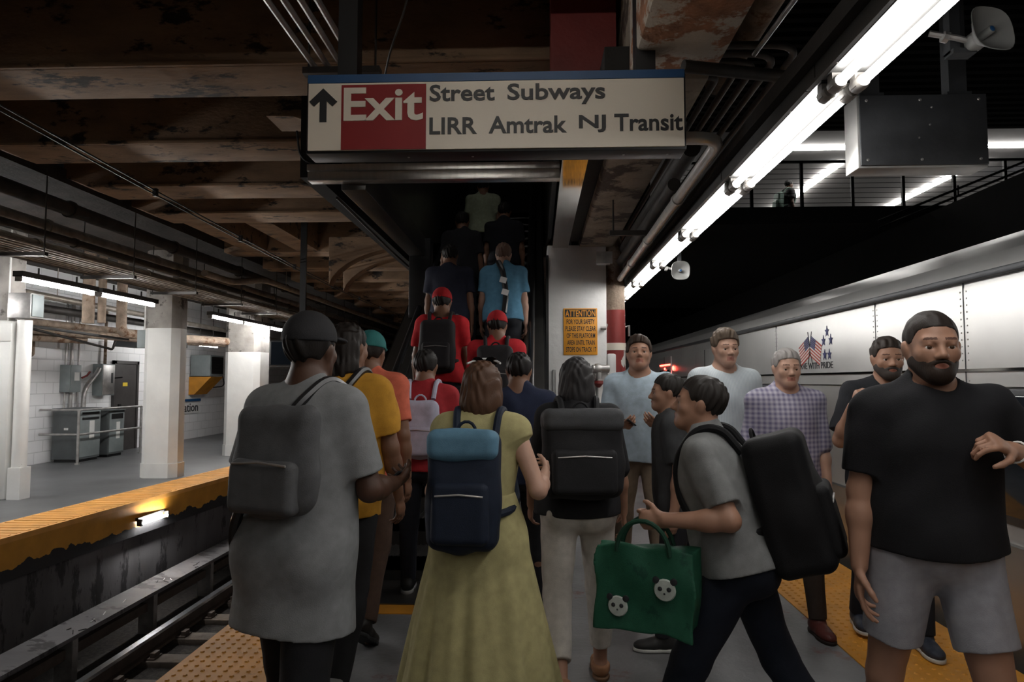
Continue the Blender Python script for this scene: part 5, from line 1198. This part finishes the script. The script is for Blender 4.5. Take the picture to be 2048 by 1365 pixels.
# riders on the escalator
def stepz(y): return (math.floor((y-EY-.15)/run)+1)*rise-.02+.006
def rider(label, x, y, col, hairc=(.012, .01, .009), H=1.74, skin='brown', capc=None, pk=None, trouser=(.02, .022, .028), seed=20, h=.0075, head=0, pl=None, lean=6, **k):
    y = EY+.15+(math.floor((y-EY-.15)/run)+.45)*run
    p = Person(label, x, y, stepz(y), H=H, heading=head, skin=skin, seed=seed, h=h, lean=lean, **k)
    p.body(face=False).tee(col, sleeve=.72, loose=.03).pants(trouser).shoes((.05, .05, .05), (.5, .5, .5)).hair(hairc, 'short')
    if capc: p.cap(capc, 0)
    if pk: backpack(p, pl, pk, w=.30, hgt=.46, dep=.16, zc=.20)
    return p
rider('rider in bright red tee and red cap, left side of escalator', -.86, 6.05, (.52, .018, .025), capc=(.42, .015, .02), pk=(.018, .016, .018), pl='black backpack on the left red tee rider', seed=21)
rider('rider in red tee and red cap, lowest on the right side', -.34, 5.6, (.48, .02, .028), capc=(.40, .015, .02), pk=(.02, .018, .02), pl='black backpack on the right red tee rider', seed=22, H=1.70)
rider('rider in navy tee with grey trousers, above the left red rider', -.93, 7.12, (.018, .020, .035), trouser=(.16, .16, .165), seed=23)
p = rider('rider in pale denim blue shirt above the right red rider', -.36, 7.12, (.10, .25, .38), hairc=(.16, .10, .075), skin='light', seed=24, H=1.76, lean=9)
t = worn(p, 'lanyard', 'dark strap with two white tags down the blue shirt', 'strap')
lbuild(MB().tube(cpath([p.tw((-.05, -.09, .53)), p.tw((.0, -.155, .42)), p.tw((.04, -.165, .15)), p.tw((.02, -.19, -.05))], .08), .030, 8), 'strap', m_rubber, t)
for z, x in ((.30, .01), (.17, .03)):
    c = p.tw((x, -.197, z)); R = p.T@RY(.3)
    lbuild(MB().add([tuple(c+R@np.array(q)) for q in ((-.035, 0, -.03), (.035, 0, -.03), (.035, 0, .03), (-.035, 0, .03), (-.035, .008, -.03), (.035, .008, -.03), (.035, .008, .03), (-.035, .008, .03))], [(0, 1, 2, 3), (4, 7, 6, 5), (0, 4, 5, 1), (1, 5, 6, 2), (2, 6, 7, 3), (3, 7, 4, 0)]), 'tag', m_tag, t)
rider('rider in black halfway up, right side of escalator', -.42, 8.55, (.014, .014, .018), seed=25)
rider('rider in dark charcoal, left lane below the sage green shirt', -.92, 8.2, (.018, .018, .022), seed=26)
rider('rider in sage green shirt near the top of escalator', -.78, 9.65, (.30, .33, .235), seed=27, H=1.76)
# silhouette on the concourse
p = Person('dark figure with pale green backpack standing on the concourse', 5.85, 16.0, 4.55, H=1.68, heading=-80, skin='dark', seed=30, h=.011, fem=True)
p.body(face=False).tee((.03, .03, .032)).pants((.02, .02, .02)).shoes((.02, .02, .02)).hair((.012, .012, .012), 'short')
backpack(p, 'pale green backpack on the concourse figure', (.14, .20, .17), w=.28, hgt=.42, dep=.16, zc=.2, h=.011)
